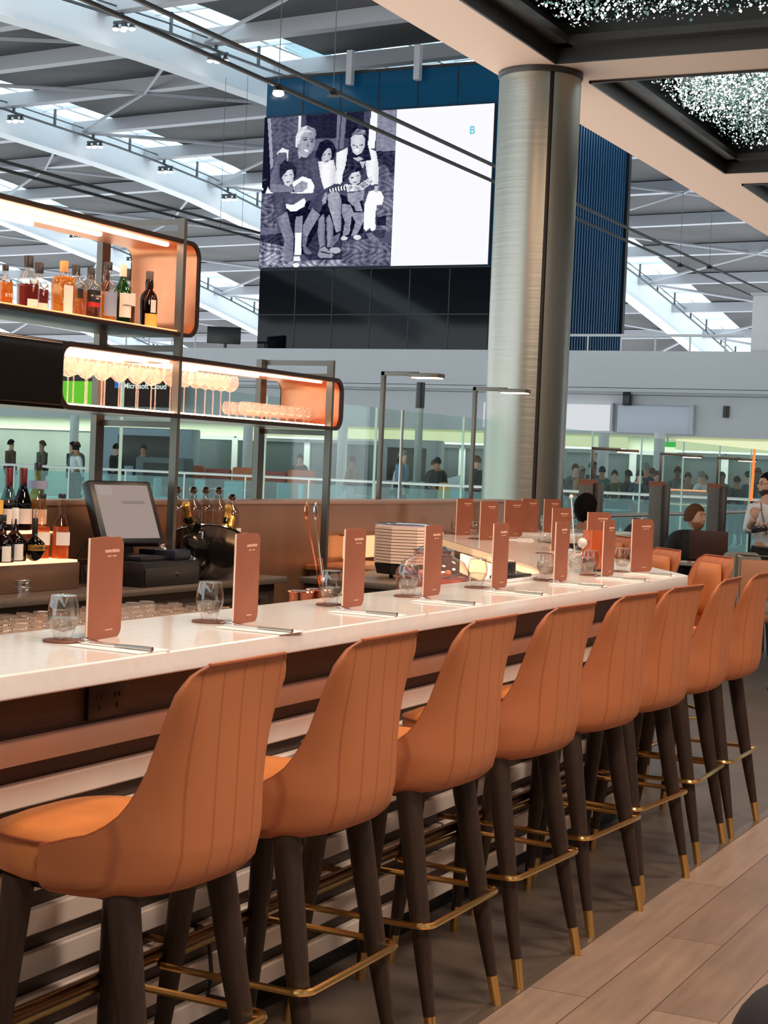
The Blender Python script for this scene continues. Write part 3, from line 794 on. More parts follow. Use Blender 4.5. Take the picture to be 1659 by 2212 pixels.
# ------------------------------------------------------------------ bulkhead with coffers above the bar
bulk_m = pmat('peach_bulkhead_paint', (224, 196, 178), 0.55)
bx0, bx1, by0, by1, bz = -5.43, 6.0, -6.0, 30.0, 4.75
COF = [(-4.82, 4.5, -5.0, 12.40), (-4.78, 4.5, 13.08, 17.36), (-4.78, 4.5, 18.08, 22.4), (-4.78, 4.5, 23.1, 27.4)]
b = MB()
ys = [by0] + [v for c in COF for v in (c[2], c[3])] + [by1]
for a, c in zip(ys[0::2], ys[1::2]): b.box(bx0, bx1, a, c, bz, bz + .6)
for c in COF:
    b.box(bx0, c[0], c[2], c[3], bz, bz + .6); b.box(c[1], bx1, c[2], c[3], bz, bz + .6)
bulk = tag(bpy.data.objects.new('ceiling', None), 'peach painted bulkhead ceiling over the bar with dark framed coffers'); COL.objects.link(bulk); struct(bulk)
b.build('bulkhead', bulk_m, bulk)
cof_m = pmat('dark_coffer_frame', (66, 62, 60), 0.4, 0.5)
mir, nt, out = nodes_of('smoked_mirror')
g_ = nt.nodes.new('ShaderNodeBsdfGlossy'); g_.inputs[0].default_value = (.30, .33, .32, 1); g_.inputs[1].default_value = 0.03
tc = nt.nodes.new('ShaderNodeTexCoord'); nz = nt.nodes.new('ShaderNodeTexNoise'); nz.inputs['Scale'].default_value = 2.2
bp = nt.nodes.new('ShaderNodeBump'); bp.inputs['Strength'].default_value = .5; bp.inputs['Distance'].default_value = .05
nt.links.new(tc.outputs['Object'], nz.inputs['Vector']); nt.links.new(nz.outputs[0], bp.inputs['Height']); nt.links.new(bp.outputs[0], g_.inputs['Normal'])
nt.links.new(g_.outputs[0], out.inputs[0])
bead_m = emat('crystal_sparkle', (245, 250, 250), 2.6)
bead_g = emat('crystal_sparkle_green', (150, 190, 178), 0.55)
rnd = random.Random(3)
cname = ['mirrored coffer nearest the camera, right of the steel column', 'mirrored coffer beyond the steel column, second from the camera', 'mirrored coffer third from the camera at the right edge', 'mirrored coffer farthest from the camera']
for ci, (x0, x1, y0, y1) in enumerate(COF):
    cf = thing('mirror_coffer', cname[ci], 'ceiling panel', ((x0 + x1) / 2, (y0 + y1) / 2, bz))
    hx, hy = (x1 - x0) / 2, (y1 - y0) / 2
    f = MB(); t_ = .16
    for (a0, a1, c0, c1) in ((-hx, hx, -hy, -hy + .02), (-hx, hx, hy - .02, hy), (-hx, -hx + .02, -hy, hy), (hx - .02, hx, -hy, hy)): f.box(a0, a1, c0, c1, -.02, .3)
    for (a0, a1, c0, c1) in ((-hx, hx, -hy, -hy + t_), (-hx, hx, hy - t_, hy), (-hx, -hx + t_, -hy, hy), (hx - t_, hx, -hy, hy)): f.box(a0, a1, c0, c1, .10, .16)
    f.build('frame', cof_m, cf)
    MB().box(-hx, hx, -hy, hy, .30, .32).build('mirror', mir, cf)
    # strings of small crystals under the mirror, in drifts
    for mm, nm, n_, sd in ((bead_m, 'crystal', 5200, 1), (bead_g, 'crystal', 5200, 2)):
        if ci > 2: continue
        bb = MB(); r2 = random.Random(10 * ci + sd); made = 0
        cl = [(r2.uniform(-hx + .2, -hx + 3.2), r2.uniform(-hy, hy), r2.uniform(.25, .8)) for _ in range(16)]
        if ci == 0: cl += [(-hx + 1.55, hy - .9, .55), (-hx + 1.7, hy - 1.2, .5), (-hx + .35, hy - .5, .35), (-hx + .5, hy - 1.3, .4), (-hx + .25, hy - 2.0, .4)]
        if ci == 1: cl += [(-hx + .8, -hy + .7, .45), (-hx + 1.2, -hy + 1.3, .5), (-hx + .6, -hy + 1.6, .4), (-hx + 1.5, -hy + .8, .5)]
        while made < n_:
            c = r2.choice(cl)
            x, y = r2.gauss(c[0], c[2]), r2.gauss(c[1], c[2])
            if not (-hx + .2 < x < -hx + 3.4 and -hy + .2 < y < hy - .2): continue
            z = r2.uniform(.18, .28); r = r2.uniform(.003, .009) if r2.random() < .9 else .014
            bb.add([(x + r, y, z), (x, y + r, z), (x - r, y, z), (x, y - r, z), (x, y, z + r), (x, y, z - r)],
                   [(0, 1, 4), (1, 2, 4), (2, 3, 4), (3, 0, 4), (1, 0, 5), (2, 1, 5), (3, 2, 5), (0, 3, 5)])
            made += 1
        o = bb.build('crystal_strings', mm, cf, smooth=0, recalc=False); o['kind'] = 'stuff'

# ------------------------------------------------------------------ steel column
col_m, nt, out = nodes_of('brushed_steel_column')
pb = nt.nodes.new('ShaderNodeBsdfPrincipled'); pb.inputs['Metallic'].default_value = 0.9; pb.inputs['Roughness'].default_value = 0.34
pb.inputs['Base Color'].default_value = lin((158, 156, 146))
tc = nt.nodes.new('ShaderNodeTexCoord'); mp = nt.nodes.new('ShaderNodeMapping'); mp.inputs['Scale'].default_value = (.3, .3, 9)
nz = nt.nodes.new('ShaderNodeTexNoise'); nz.inputs['Scale'].default_value = 4; nz.inputs['Detail'].default_value = 5
bp = nt.nodes.new('ShaderNodeBump'); bp.inputs['Strength'].default_value = .12; bp.inputs['Distance'].default_value = .01
for a, c in ((tc.outputs['Object'], mp.inputs[0]), (mp.outputs[0], nz.inputs['Vector']), (nz.outputs[0], bp.inputs['Height']), (bp.outputs[0], pb.inputs['Normal']), (pb.outputs[0], out.inputs[0])): nt.links.new(a, c)
cl = thing('steel_column', 'round brushed steel column rising from behind the far bar to the bulkhead', 'column', (-5.08, 12.75, 0))
R_ = .335
def arcshell(a0, a1, r, n=28):
    P = [[(r * math.cos(math.radians(a0 + (a1 - a0) * j / n)), r * math.sin(math.radians(a0 + (a1 - a0) * j / n)), z) for j in range(n + 1)] for z in (0, 2.4, 4.75)]
    return MB().grid(P)
# joint facing the camera at -52 degrees
ja = -52
arcshell(ja + 3, ja + 178, R_).build('shell', col_m, cl); arcshell(ja + 182, ja + 357, R_).build('shell', col_m, cl)
MB().lathe([(R_ - .02, 0), (R_ - .02, 4.75)], 32).build('joint_core', pmat('dark_joint', (40, 38, 36), .5), cl)
MB().lathe([(R_ + .004, 4.70), (R_ + .012, 4.71), (R_ + .012, 4.745)], 40).build('collar', cof_m, cl)

# ------------------------------------------------------------------ bar counter
HC, TH = 1.07, 0.05
D1 = Vector((-.559, .829))
Po = Vector((-2.04, 7.13)); Pi = Vector((-2.52, 6.72))
outer_end = Po + D1 * 4.05; inner_end = Pi + D1 * 3.42
top_poly = [(-2.03, 1.2), (Po.x, Po.y), (outer_end.x, outer_end.y), (inner_end.x, inner_end.y), (Pi.x, Pi.y), (-2.48, 1.2)]
bar = thing('bar_counter', 'long white topped bar counter with pale slatted front', 'counter', (-2.25, 5, 0))
O = Vector((-2.25, 5, 0))
def lp(pts): return [(p[0] - O.x, p[1] - O.y) for p in pts]
m_ = MB().prism(lp(top_poly), HC - TH, HC)
wt = m_.build('worktop', quartz, bar)
bv = wt.modifiers.new('edge', 'BEVEL'); bv.width = .004; bv.segments = 2; bv.limit_method = 'ANGLE'
# joints in the worktop
for y in (3.05, 4.4, 5.75): MB().box(-.23, .22, y - 5 - .0012, y - 5 + .0012, TH - TH + HC - .001, HC + .0006).build('worktop_joint', pmat('worktop_joint_line', (186, 178, 172), .5), bar)
FX = -2.25
Fo = Vector((FX, 7.02)); 
inn = [(FX - .16, 1.2), (FX - .16, 6.85), (inner_end.x + .1, inner_end.y + .05), (outer_end.x - .2, outer_end.y - .15), (FX + 0, 7.0), (FX, 1.2)]
MB().prism(lp(inn), 0.06, HC - TH).build('front_panel', darkwood, bar)
MB().prism(lp([(p[0] - .03, p[1]) for p in inn]), 0, 0.06).build('kickboard', blackpl, bar)
z = .886
while z > .12:
    MB().rbox(FX - O.x, FX - O.x + .026, 1.2 - 5, 6.98 - 5, z - .054, z, .004, 1).build('slat', slatwood, bar)
    # slat returns along the angled arm
    a = Vector((FX + .013, 6.98)); e = a + D1 * 3.6
    MB().bar((a.x - O.x, a.y - O.y, z - .027), (e.x - O.x, e.y - O.y, z - .027), .026, .054).build('slat', slatwood, bar)
    z -= .0945
fr_ = MB(); fr_.cyl((-2.13 - O.x, 1.2 - 5, .345), (-2.13 - O.x, 6.9 - 5, .345), .016, n=10)
rail = fr_.build('foot_rail', pmat('aged_brass', (120, 84, 48), .25, 1.0), bar)
for k in range(7):
    y = 1.6 + k * .85
    MB().cyl((-2.13 - O.x, y - 5, .345), (FX - O.x + .01, y - 5, .345), .009, n=8).build('rail_bracket', dkbrass, rail)
sk = MB().rbox(FX - O.x, FX - O.x + .012, 3.045 - 5, 3.195 - 5, .895, .972, .003).build('socket_plate', pmat('black_socket', (20, 18, 18), .4), bar)
for i in (0, 1):
    q = MB()
    for dx, dz in ((.02, .05), (.035, .05), (.0275, .025)): q.box(FX - O.x + .012, FX - O.x + .0135, 3.06 - 5 + i * .068 + dx - .003, 3.06 - 5 + i * .068 + dx + .003, .895 + dz - .006, .895 + dz + .006)
    q.build('socket_holes', blackpl, sk)
# coat hook fixed low on the bar front
for y in (3.52,):
    hk = MB(); hk.tube([(FX - O.x + .02, y - 5, .30), (FX - O.x + .06, y - 5, .28), (FX - O.x + .07, y - 5, .2), (FX - O.x + .06, y - 5, .15), (FX - O.x + .09, y - 5 + .05, .13)], .006, 6)
    hk.cyl((FX - O.x + .01, y - 5, .3), (FX - O.x + .03, y - 5, .3), .025, n=12); hk.build('coat_hook', blackpl, bar)
fc = thing('far_counter', 'white counter in front of the steel column, beyond the angled arm', 'counter', (-4.15, 11.35, 0))
m_ = MB().rbox(-.3, .3, -.72, .75, 1.02, 1.07, .004); m_.build('worktop', quartz, fc)
MB().box(-.24, .12, -.7, .7, .06, 1.02).build('front_panel', darkwood, fc)
zz = .9
while zz > .2: MB().box(.12, .146, -.7, .7, zz - .054, zz).build('slat', slatwood, fc); zz -= .0945
MB().box(-.24, .1, -.7, .7, 0, .06).build('kickboard', blackpl, fc)

# ------------------------------------------------------------------ bar stools
def curve_fn(tab):
    def f(z):
        if z <= tab[0][0]: return tab[0][1]
        for (a, va), (b_, vb) in zip(tab, tab[1:]):
            if z <= b_:
                t = (z - a) / (b_ - a); t = t * t * (3 - 2 * t) * .35 + t * .65
                return va + (vb - va) * t
        return tab[-1][1]
    return f
XF = curve_fn([(.60, -.05), (.64, -.058), (.68, -.065), (.735, -.062), (.755, .0), (.765, .04), (.785, .08), (.81, .108), (.853, .138), (.912, .162), (.983, .188), (1.05, .214), (1.085, .232), (1.105, .252)])
XB = curve_fn([(.60, .06), (.64, .115), (.652, .168), (.664, .200), (.688, .221), (.735, .232), (.80, .235), (.90, .237), (.98, .239), (1.05, .243), (1.09, .246), (1.105, .253)])
HW = curve_fn([(.60, .17), (.64, .200), (.652, .222), (.67, .234), (.75, .236), (.85, .226), (.95, .214), (1.05, .198), (1.075, .187), (1.092, .172), (1.105, .146)])
def shell_pt(z, th, off=0.0):
    xf, xb, hw = XF(z), XB(z) - off, HW(z) - off * .9
    if xb < xf + .003: xb = xf + .003
    n = 3.2
    q = 2.0 / n
    k = max(0.0, min(1.0, (z - .80) / .26)); k = k * k * (3 - 2 * k)
    x0 = min(xf, -.065 * (1 - k) + xf * k)
    tm = math.acos(max(0.0, min(1.0, (xf - x0) / (xb - x0))) ** (1 / q))
    th = th * tm / (PI / 2); xf = x0
    c, s = math.cos(th), math.sin(th)
    return (xf + (xb - xf) * abs(c) ** q, hw * (1 if s >= 0 else -1) * abs(s) ** q, z)
def make_stool(label):
    t = thing('bar_stool', label, 'bar stool', (0, 0, 0), 0, 'tan leather bar stools')
    ZS = [.64, .645, .652, .661, .672, .688, .71, .735, .748, .757, .766, .776, .79, .81, .835, .865, .90, .94, .98, 1.02, 1.05, 1.07, 1.085, 1.096, 1.105]
    NT = 44
    ths = [-PI / 2 + PI * j / NT for j in range(NT + 1)]
    rows_o = [[shell_pt(z, th) for th in ths] for z in ZS]
    rows_i = [[shell_pt(z, th, .026) for th in ths] for z in ZS[::-1]]
    rows = rows_o + rows_i
    m_ = MB().grid(rows)
    # close the wing fronts
    n = len(rows); nc = NT + 1
    for i in range(len(ZS) - 1):
        a, b2 = i, n - 1 - i
        m_.f.append([a * nc, (a + 1) * nc, (b2 - 1) * nc, b2 * nc]); m_.f.append([a * nc + NT, b2 * nc + NT, (b2 - 1) * nc + NT, (a + 1) * nc + NT])
    sh = m_.build('backrest_shell', leather, t, smooth=60)
    pts = []
    for z in [z for z in ZS if z >= .735]: pts.append(shell_pt(z, -PI / 2, .006))
    for j in range(1, NT): pts.append((shell_pt(1.105, ths[j], .008)[0], shell_pt(1.105, ths[j], .004)[1], 1.107))
    for z in [z for z in ZS if z >= .735][::-1]: pts.append(shell_pt(z, PI / 2, .006))
    MB().tube(pts, .0042, 6).build('piping', piping_m, sh)
    # padded inner back
    pad = []
    for k in range(13):
        v = k / 12.0; z = .80 + (1.07 - .80) * v; row = []
        for j in range(17):
            u = -1 + 2 * j / 16.0
            bulge = .034 * (1 - u ** 4) * (1 - (2 * v - 1) ** 6)
            row.append((XB(z) - .030 - .012 * u * u - bulge, u * (HW(z) - .075), z))
        pad.append(row)
    MB().grid(pad).build('back_pad', leather_in, t, smooth=60)
    # seat cushion
    prof = [(.0, .648), (.16, .648), (.205, .654), (.220, .666), (.224, .685), (.224, .72), (.218, .742), (.19, .756), (.12, .764), (.0, .766)]
    vs = MB(); n_ = 40; kk = len(prof)
    V = []; Fc = []
    for r, z in prof:
        for j in range(n_):
            a = 2 * PI * j / n_; cx, cy = math.cos(a), math.sin(a)
            q = (abs(cx) ** 3.2 + abs(cy) ** 3.2) ** (-1 / 3.2)
            x, y = r * cx * q, r * cy * q
            x = -.045 + x * (.80 if x > 0 else .98)
            V.append((x, y * (.97 if x < -.07 else .97 - .05 * min(1, (x + .07) / .05)), z))
    for i in range(kk - 1):
        for j in range(n_): Fc.append((i * n_ + j, i * n_ + (j + 1) % n_, (i + 1) * n_ + (j + 1) % n_, (i + 1) * n_ + j))
    vs.add(V, Fc)
    st = vs.build('seat', leather_in, t, smooth=60, weld=True)
    ring = []
    for j in range(n_):
        a = 2 * PI * j / n_; cx, cy = math.cos(a), math.sin(a); q = (abs(cx) ** 3.2 + abs(cy) ** 3.2) ** (-1 / 3.2)
        x, y = .2235 * cx * q, .2235 * cy * q; x = -.045 + x * (.80 if x > 0 else .98); ring.append((x, y * (.97 if x < -.07 else .97 - .05 * min(1, (x + .07) / .05)), .738))
    MB().tube(ring, .004, 6, closed=True).build('piping', piping_m, st)
    MB().rbox(-.17, .10, -.17, .17, .632, .652, .006).build('seat_base', blackpl, t)
    for sx in (-1, 1):
        for sy in (-1, 1):
            tp = Vector((.095 if sx > 0 else -.155, .172 * sy, .635)); bt = Vector((.215 * sx, .213 * sy, 0))
            d = bt - tp
            fz = 1 - .086 / .635
            lg = MB().tube([tp + Vector((0, 0, .02)), tp + d * .35, tp + d * .7, tp + d * fz], [.0335, .029, .021, .0158], 14).build('leg', legwood, t)
            MB().tube([tp + d * fz, tp + d], [.0158, .0135], 14).build('ferrule', brass, lg)
    rp = [(p[0], p[1], .322) for p in rrect(-.205, .198, -.238, .238, .035, 5)]
    rg = MB().tube(rp, .0085, 8, closed=True).build('footrest', brass, t)
    for sx in (-1, 1):
        for sy in (-1, 1):
            xx = .163 if sx > 0 else -.186
            MB().cyl((xx, .19 * sy, .322), (.198 if sx > 0 else -.205, .21 * sy, .322), .006, n=6).build('bracket', dkbrass, rg)
    return t
ORD = ['first', 'second', 'third', 'fourth', 'fifth', 'sixth', 'seventh', 'eighth']
SL = ['tan leather bar stool nearest the camera, its seat front cut by the left edge'] + ['tan leather bar stool, %s from the camera in the row along the bar' % ORD[k] for k in range(1, 7)] + ['tan leather bar stool farthest along the row, cut by the right edge']
stool0 = make_stool(SL[0])
SY = [2.80, 3.43, 4.07, 4.68, 5.31, 5.87, 6.50, 7.04]
SR = [0, 0, 0, -3, -4, -5, 2, 0]
SXo = [0, 0, 0, .01, .01, .01, 0, .0]
for k, y in enumerate(SY):
    if k == 0:
        stool0.location = (-1.93, y, 0)
    else:
        copy_tree(stool0, (-1.93 + SXo[k], y, 0), math.radians(SR[k]), SL[k])
for (x, y, r, lab) in ((-2.80, 8.57, 44, 'orange bar stool facing the angled end of the bar, left of two'), (-2.40, 8.12, 44, 'orange bar stool facing the angled end of the bar, right of two'), (-3.52, 9.95, 40, 'orange bar stool glimpsed between glasses beyond the angled arm')):
    copy_tree(stool0, (x, y, 0), math.radians(r), lab, 'stools at the angled end of the bar')
# ------------------------------------------------------------------ copper back wall, back counter, shelf frames
cw = thing('copper_wall', 'low brushed copper back wall of the bar', 'partition', (-4.55, 6.5, 0))
MB().box(-.05, .05, -5.2, 4.62, 0, 1.262).build('panel', copper_wall_m, cw)
MB().rbox(-.065, .06, -5.2, 4.64, 1.262, 1.288, .004).build('cap_rail', pmat('copper_cap', (206, 168, 146), .3, .7), cw)
bc = thing('back_counter', 'dark stone topped back counter under the bottle shelves', 'counter', (-4.27, 4.6, 0))
MB().rbox(-.215, .225, -3.2, 2.49, .90, .93, .003).build('worktop', stone_top, bc)
MB().box(-.21, .17, -3.2, 2.46, .08, .90).build('carcass', cab_m, bc)
for i in range(5):
    y0 = 2.40 - (i + 1) * .98
    d = MB().rbox(.17, .19, y0 + .02, y0 + .96, .70, .845, .004).build('drawer', cab_m, bc)
    MB().rbox(.19, .2, y0 + .1, y0 + .88, .82, .832, .002).build('handle', dkgrey, d)
    MB().rbox(.17, .19, y0 + .02, y0 + .96, .1, .68, .004).build('door', cab_m, bc)
MB().box(-.2, .15, -3.2, 2.45, 0, .08).build('plinth', blackpl, bc)
# service side of the front bar: sink deck carrying the upturned glasses
sd = thing('service_deck', 'low steel service deck behind the bar holding upturned glasses', 'counter', (-2.95, 4.0, 0))
MB().rbox(-.40, .43, -2.6, 1.1, .855, .875, .003).build('deck', satin, sd)
MB().box(-.38, .41, -2.6, 1.08, .1, .855).build('cabinet', cab_m, sd)
MB().box(-.38, .40, -2.6, 1.08, 0, .1).build('plinth', blackpl, sd)
# lit step shelf with wine bottles
ss = thing('step_shelf', 'glowing bottle step on the back counter at left', 'shelf', (-4.31, 4.65, .93))
MB().rbox(-.16, .10, -1.4, .98, 0, .112, .004).build('step_front', pmat('bronze_step', (120, 92, 76), .35, .6), ss)
MB().rbox(-.155, .095, -1.38, .97, .112, .122, .002).build('lit_top', emat('amber_glow_panel', (255, 190, 140), 2.4), ss)
MB().rbox(-.16, -.03, -1.4, .985, .122, .225, .003).build('back_step', pmat('bronze_step', (120, 92, 76), .35, .6), ss)
MB().rbox(-.155, -.035, -1.38, .975, .225, .232, .002).build('lit_back_top', emat('amber_glow_panel', (255, 190, 140), 2.4), ss)

def gate(label, y, ztop, zfoot, bars):
    g = thing('shelf_frame', label, 'frame', (-4.38, y, 0))
    xs, xb_ = .18, -.235
    MB().box(xs - .018, xs + .018, -.012, .012, zfoot, ztop).build('front_post', frame_m, g)
    MB().box(xb_ - .016, xb_ + .016, -.05, .012, 0, ztop).build('back_post', frame_m, g)
    for z in bars: MB().box(xb_ + .016, xs - .018, -.008, .008, z - .014, z + .014).build('crossbar', frame_m, g)
    return g
gate('tall bronze frame carrying both shelves, nearer the camera', 6.285, 2.57, .93, (2.555, 2.50, 1.985, 1.93, 1.64))
gate('shorter bronze frame at the far end of the lower shelf', 7.74, 2.04, 0, (2.025, 1.955, 1.655))
def shelf(label, y0, y1, z0, z1, yopen=None):
    yc = (y0 + y1) / 2
    s_ = thing('tube_shelf', label, 'shelf', (-4.37, yc, 0))
    xa, xb_ = -.19, .185
    r = .075
    o = rrect(y0 - yc, y1 - yc, z0, z1, r); i_ = rrect(y0 - yc + .020, y1 - yc - .020, z0 + .016, z1 - .016, r - .016)
    MB().ring(o, i_, xa, xb_, 'X').build('outer_tube', pmat('dark_bronze_rim', (52, 36, 28), .35, .5), s_)
    i2 = rrect(y0 - yc + .024, y1 - yc - .024, z0 + .02, z1 - .02, r - .018)
    i1 = rrect(y0 - yc + .0205, y1 - yc - .0205, z0 + .0165, z1 - .0165, r - .0145)
    MB().ring(i1, i2, xa + .008, xb_ - .008, 'X').build('copper_lining', copper_in, s_)
    return s_, yc
us, yc = shelf('upper bronze tube shelf of whisky bottles with glowing lights', 4.0, 6.425, 2.04, 2.475)
for x, e in ((.10, 6.27), (-.02, 5.93), (-.13, 5.60)):
    MB().rbox(x - .011, x + .011, 4.05 - yc, e - yc, 2.444, 2.454, .003).build('led_strip', warm_led, us)
MB().box(-.17, .17, 4.05 - yc, 6.30 - yc, 2.0605, 2.066).build('lit_base', emat('amber_shelf_base', (255, 176, 116), 2.2), us)
ls, yc2 = shelf('lower bronze tube shelf of stemmed glasses with glowing lights', 3.2, 7.855, 1.672, 1.948)
# closed section at the left end of the lower shelf
cb = MB()
P = []
for k in range(13):
    a = -PI / 2 + PI * k / 12
    P.append((.186 + .010 * abs(math.cos(a)) ** .5, 1.81 + .136 * math.sin(a)))
cb.prism([(-.19, 1.674)] + P + [(-.19, 1.946)], 3.21 - yc2, 5.42 - yc2, 'Y').build('closed_end', pmat('glossy_black_bronze', (34, 28, 26), .18, .6), ls)
MB().ring(rrect(5.395 - yc2, 7.856 - yc2, 1.671, 1.949, .076), rrect(5.43 - yc2, 7.832 - yc2, 1.690, 1.930, .058), .176, .192, 'X').build('opening_rim', pmat('dark_bronze_rim', (52, 36, 28), .35, .5), ls)
for x, e in ((.12, 7.72), (.0, 7.27), (-.13, 6.9)):
    MB().rbox(x - .011, x + .011, 5.5 - yc2, e - yc2, 1.918, 1.927, .003).build('led_strip', warm_led, ls)
MB().rbox(.145, .168, 5.5 - yc2, 7.70 - yc2, 1.6925, 1.699, .002).build('led_strip', warm_led, ls)
MB().rbox(-.15, -.13, 5.5 - yc2, 7.70 - yc2, 1.6925, 1.699, .002).build('led_strip', warm_led, ls)

# ------------------------------------------------------------------ bottles
def lqm(name, col): return tglass(name, tuple(min(255, int(c * .6 + 102)) for c in col), 1.0, 1.4, .03, body=.45, bodycol=tuple(min(255, int(c * 1.0 + 10)) for c in col))
cap_b = pmat('black_cap', (28, 24, 24), .35); cap_w = pmat('cream_cap', (236, 224, 200), .4); cap_cork = pmat('amber_cork', (220, 170, 96), .5)
lab_w = pmat('white_label', (240, 232, 222), .6); lab_k = pmat('black_label', (30, 26, 26), .5); lab_y = pmat('yellow_label', (240, 190, 90), .5)
lab_bl = pmat('blue_grey_label', (150, 160, 186), .5); lab_r = pmat('red_band_label', (196, 40, 34), .5); foil_r = pmat('dark_red_foil', (110, 32, 38), .35, .3)
ink_d = pmat('dark_ink', (60, 44, 40), .6); ink_w = pmat('white_ink', (235, 232, 226), .6)
gold = pmat('gold_foil', (226, 172, 84), .3, .8)
def bottle(label, x, y, z, h, r, prof, body, fill, fillh, cap, group, sq=None, labels=(), capz=.86, txt=None, ang=0.12, cap_r=None):
    """prof: list of (radius fraction, height fraction) for the glass"""
    if group == G1: r *= 1.1
    b = thing('bottle', label, 'bottle', (x, y, z), ang, group)
    pr = [(.0, .004 * h)] + [(a * r, c * h) for a, c in prof]
    MB().lathe(pr, 20, sq=sq).build('glass', body, b, smooth=50)
    # contents follow the glass up to the fill line
    ip = [(.0, .008 * h)]
    for a, c in prof:
        if c <= fillh: ip.append((a * r * .93, max(.012, c) * h))
    ip.append((0.93 * r * [a for a, c in prof if c <= fillh][-1], fillh * h)); ip.append((0, fillh * h))
    MB().lathe(ip, 18, sq=sq).build('liquid', fill, b, smooth=50)
    cr_ = cap_r or (prof[-1][0] * r * 1.15)
    MB().lathe([(0, capz * h), (cr_, capz * h), (cr_, .985 * h), (cr_ * .9, h), (0, h)], 14).build('cap', cap, b)
    for (z0, z1, m, wid) in labels:
        lm = MB(); rr = r * 1.012; rows = []
        for zz in (z0 * h, z1 * h):
            row = []
            for j in range(11):
                a = math.radians(-28 + (-wid / 2 + wid * j / 10)); cx, cy = math.cos(a), math.sin(a)
                if sq:
                    q = (abs(cx) ** sq + abs(cy) ** sq) ** (-1.0 / sq); cx *= q; cy *= q
                row.append((rr * cx, rr * cy, zz))
            rows.append(row)
        lo = lm.grid(rows).build('label', m, b, recalc=False)
        if txt and (z0, z1) == (labels[0][0], labels[0][1]):
            T, sz, tm = txt
            d = Vector((math.cos(math.radians(-28)), math.sin(math.radians(-28)), 0)); up = Vector((0, 0, 1)); sx = up.cross(d)
            base = d * (rr * (1.0 if not sq else 1.06) + .0015) + Vector((0, 0, (z0 + z1) / 2 * h - sz * .3))
            M = Matrix((sx, up, d)).transposed().to_4x4(); M.translation = base
            put_text(T, sz, M, tm, lo)
    return b
std = [(1, .02), (1, .56), (.92, .62), (.55, .72), (.36, .76), (.34, .9)]
tallneck = [(1, .02), (1, .50), (.9, .58), (.5, .70), (.36, .76), (.36, .92)]
wine = [(1, .02), (1, .40), (.93, .46), (.62, .60), (.42, .70), (.38, .92)]
square = [(1, .02), (1, .55), (.96, .62), (.7, .70), (.4, .76), (.36, .88)]
bulb_ = [(1, .02), (1, .52), (.85, .6), (.42, .68), (.5, .74), (.46, .82), (.38, .88)]
dalm = [(.96, .02), (1, .40), (1.0, .50), (.6, .66), (.36, .74), (.36, .84)]
amber = lqm('amber_spirit', (226, 156, 60)); amber2 = lqm('gold_spirit', (232, 176, 84)); redw = lqm('ruby_spirit', (150, 30, 34)); brown = lqm('brown_spirit', (140, 72, 24))
clearb = tglass('bottle_clear', (246, 240, 232), 1.4, 1.5); greenb = lqm('bottle_green', (36, 120, 58)); darkb = lqm('bottle_brown', (60, 26, 12))
UX = -4.335; UZ = 2.0665; G1 = 'whisky bottles on the upper shelf'
bottle('round amber rye bottle at the left edge of the upper shelf', UX, 5.24, UZ, .165, .030, std, clearb, amber, .58, cap_b, G1, None, ((.12, .40, lqm('printed_gold', (236, 190, 110)), 90),), txt=('RYE', .02, ink_w))
bottle('ruby whisky bottle with pewter stag head, nearer of two', UX + .03, 5.345, UZ, .215, .043, dalm, clearb, redw, .46, cap_b, G1, None, ((.04, .18, lab_w, 60),), capz=.78)
bottle('ruby whisky bottle with pewter stag head, farther of two', UX - .02, 5.475, UZ, .205, .041, dalm, clearb, redw, .46, cap_b, G1, None, ((.04, .18, lab_w, 60),), capz=.78)
bottle('pale gold whisky bottle with big glowing white label', UX + .02, 5.588, UZ, .225, .042, std, clearb, amber2, .70, cap_cork, G1, 3.5, ((.03, .54, lab_w, 56),), capz=.80, cap_r=.018)
bottle('square brown whisky bottle with carved sides and small dark label', UX, 5.695, UZ, .222, .038, square, clearb, amber, .52, cap_b, G1, 5, ((.36, .54, lab_k, 40),), capz=.80)
bottle('amber whisky bottle with black label and red band', UX, 5.80, UZ, .224, .039, square, clearb, brown, .56, cap_b, G1, 3.4, ((.34, .56, lab_k, 84), (.24, .33, lab_r, 84)), capz=.78, txt=('HIGHLAND\n   PARK', .010, ink_w), cap_r=.016)
bottle('clear whisky bottle with tall blue grey label and bulged neck', UX + .01, 5.908, UZ, .262, .039, bulb_, clearb, amber2, .50, cap_b, G1, None, ((.10, .50, lab_bl, 96),), capz=.86)
bottle('green glass whisky bottle with white label and white cap', UX + .01, 6.02, UZ, .264, .036, tallneck, greenb, lqm('green_spirit', (90, 130, 50)), .45, cap_w, G1, None, ((.12, .52, lab_w, 100),), capz=.80, txt=('LAPHROAIG', .0085, ink_d), cap_r=.016)
bottle('whisky bottle with white arched label and black cap, behind the green one', UX - .04, 6.125, UZ, .26, .035, tallneck, clearb, brown, .55, cap_b, G1, None, ((.36, .58, lab_w, 100),), capz=.80, cap_r=.015)
bottle('dark brown whisky bottle with yellow label, last on the upper shelf', UX + .01, 6.222, UZ, .26, .036, bulb_, darkb, brown, .48, pmat('grey_cap', (96, 84, 74), .5), G1, None, ((.04, .26, lab_y, 110), (.28, .5, lab_w, 40)), capz=.86)
